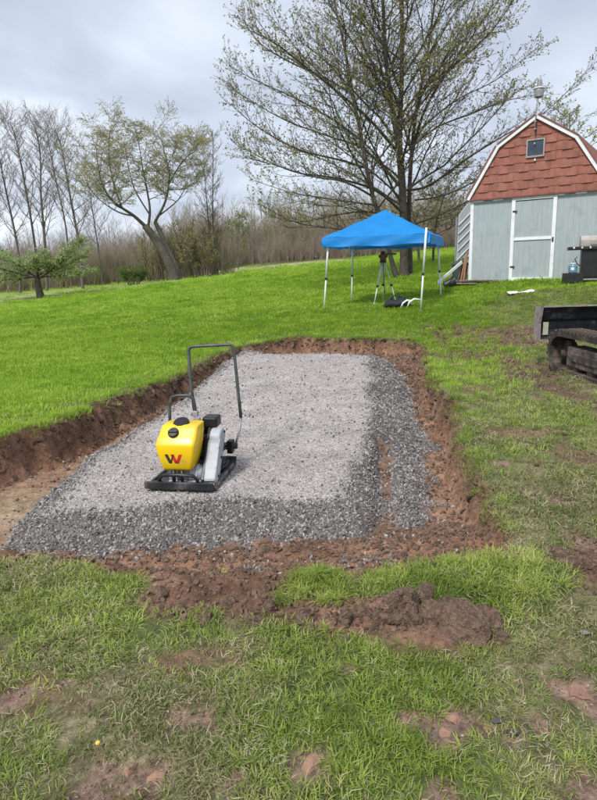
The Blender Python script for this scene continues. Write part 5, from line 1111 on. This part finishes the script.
# ---- vine clad shrubs between the willow and the straight trees
for i, (u, v, y, h) in enumerate([(182,278,40,3.1), (197,277,41,3.4), (168,281,42,3.2), (205,276,40,2.6), (154,283,43,2.8)]):
    sh = Tree(110+i); S0 = q3(u, v, y); sz_ = Z(S0[0], S0[1]); b_ = []
    for k in range(13): a = k*2.4; b_.append(sh.grow(np.array([S0[0]+.35*math.cos(a), S0[1]+.35*math.sin(a), sz_-.05]), [math.cos(a)*.28, math.sin(a)*.28, 1], h*sh.r.uniform(.7, 1.15), .035, 6, .10, .05, .3, 4, 'wood'))
    spray(sh, b_, 4, .8, 5, .35, 2, None, r3=.009)
    finish(sh, 'tall_shrub', ['olive green tall shrub directly right of the willow trunk', 'olive shrub just left of the straight bare trees', 'olive shrub behind the willow trunk', 'lower olive shrub at the foot of the straight bare trees', 'olive shrub left of the willow trunk'][i], 'shrub', (S0[0], S0[1], sz_), M_twig2, M_twig2, L_yg, .09, 'shrubs round the willow')
# ---- brown brush and far woods (one mass each)
def sapling_proto(seed, rr, kids, wood, leafm=None, spread=.3, lean=.12, stems=1):
    """one leafless young tree or bush of height 1, for the far masses"""
    T = Tree(seed); R = T.r
    for st_ in range(stems):
        b0 = [R.gauss(0, .10)*(stems > 1), R.gauss(0, .10)*(stems > 1), 0]
        p, ra = T.grow(b0, [R.gauss(0, lean), R.gauss(0, lean), 1], R.uniform(.75, 1.05), rr, 5, .05, .05, .3, 4, 'wood')
        for k in range(kids):
            t = .12+.85*(k+R.random())/kids; q, d, r_ = at(p, ra, t); a = R.uniform(0, 6.28); L = spread*(1.25-t*.8)
            p2, r2 = T.grow(q, [math.cos(a)*.7, math.sin(a)*.7, R.uniform(.5, 1.1)], L, r_*.5, 4, .12, .12, .4, 3, 'wood')
            for j in range(6):
                q2, d2, r3 = at(p2, r2, .15+.14*j); w2 = unit(np.array([d2[0]+R.gauss(0, .6), d2[1]+R.gauss(0, .6), d2[2]+R.uniform(-.1, .5)]))
                p3, r3_ = T.grow(q2, w2, L*.5*R.uniform(.5, 1), r3*.6, 2, .1, .1, .6, 3, 'wood')
                for m_ in range(2):
                    q4, d4, r4 = at(p3, r3_, .4+.4*m_); T.grow(q4, unit(np.array([d4[0]+R.gauss(0, .6), d4[1]+R.gauss(0, .6), d4[2]+R.uniform(0, .4)])), L*.26, r4*.8, 2, .1, .1, .7, 3, 'wood')
    me = T.mesh('sapling', 'wood', wood, False); return proto('sapling', me)
def thicket(name, label, n, fx, hmin, hmax, seed, rr=.022, kids=9, wood=M_twig2, leafm=None, stems=1, spread=.3):
    R = random.Random(seed); pr = [sapling_proto(seed*10+i, rr*.35, kids, wood, None, spread, .12, stems) for i in range(6)]
    xy = np.array([fx(R) for _ in range(n)]); z = tps(xy[:, 0], xy[:, 1])-.08; h = rng.uniform(hmin, hmax, n)*rng.uniform(.7, 1.1, n)
    o = scatter(name, np.column_stack([xy, z]), np.column_stack([rng.normal(0, .07, n), rng.normal(0, .07, n), rng.uniform(0, 6.28, n)]), np.column_stack([h*.95, h*.95, h]), pr); tag(o, label, 'woodland')
def f_left(R):
    u = R.uniform(-60, 232); y = R.uniform(49, 58)-max(0, u-150)*.11; q = Q(u, 280, y); return q.x, q.y
M_brush = mat('reddish_brush', (.26,.205,.165), (.37,.30,.24), .95, .6)
thicket('brush_thicket', 'brown leafless brush filling the left field edge below the bare trees', 520, f_left, 1.4, 3.6, 201, .018, 9, M_brush, None, 2, .35)
def f_ridge(R):
    u = R.uniform(180, 640); y = R.uniform(68, 92); q = Q(u, 255, y); return q.x, q.y
M_far = mat('far_twigs', (.29,.24,.19), (.38,.33,.26), .95, .3)
thicket('far_woods', 'hazy brown leafless woods on the far side of the ridge', 1300, f_ridge, 3.5, 9.2, 202, .024, 14, M_far)
def f_fl(R):
    u = R.uniform(-120, 240); y = R.uniform(64, 88); q = Q(u, 275, y); return q.x, q.y
M_olv = mat('olive_twigs', (.24,.235,.10), (.36,.36,.16), .9, .4)
thicket('leafing_woods', 'olive green leafing young trees scattered through the far woods', 420, f_ridge, 2.5, 7.0, 207, .03, 14, M_olv, None, 1, .34)
thicket('leafing_brush', 'olive green leafing brush below the bare trees on the left', 260, f_left, 1.2, 3.6, 208, .03, 12, M_olv, None, 2, .36)
thicket('ridge_brush', 'low tangled brown brush along the foot of the far woods', 1300, lambda R: tuple(Q(R.uniform(170, 640), 255, R.uniform(64, 76)))[:2], 1.2, 3.8, 205, .022, 9, M_brush, None, 3, .4)
def f_fl2(R):
    q = Q(R.uniform(-120, 215), 285, R.uniform(55, 66)); return q.x, q.y
thicket('left_brush', 'tangled brown brush closing the view behind the bare trees', 1000, f_fl2, 1.6, 4.2, 206, .022, 9, M_brush, None, 3, .4)
thicket('left_far_woods', 'brown leafless woods behind the brush on the left', 800, f_fl, 3.0, 7.6, 203, .024, 14, M_far)
# remaining ring of woods out of the frame
def f_ring(R):
    a = R.choice([R.uniform(-.9, .55), R.uniform(2.45, 4.0)]); d = R.uniform(70, 110); return d*math.cos(a), abs(d*math.sin(a))*.9+10
thicket('side_woods', 'brown leafless woods beyond the sides of the field', 500, f_ring, 5, 8, 204, .03, 12, M_far)
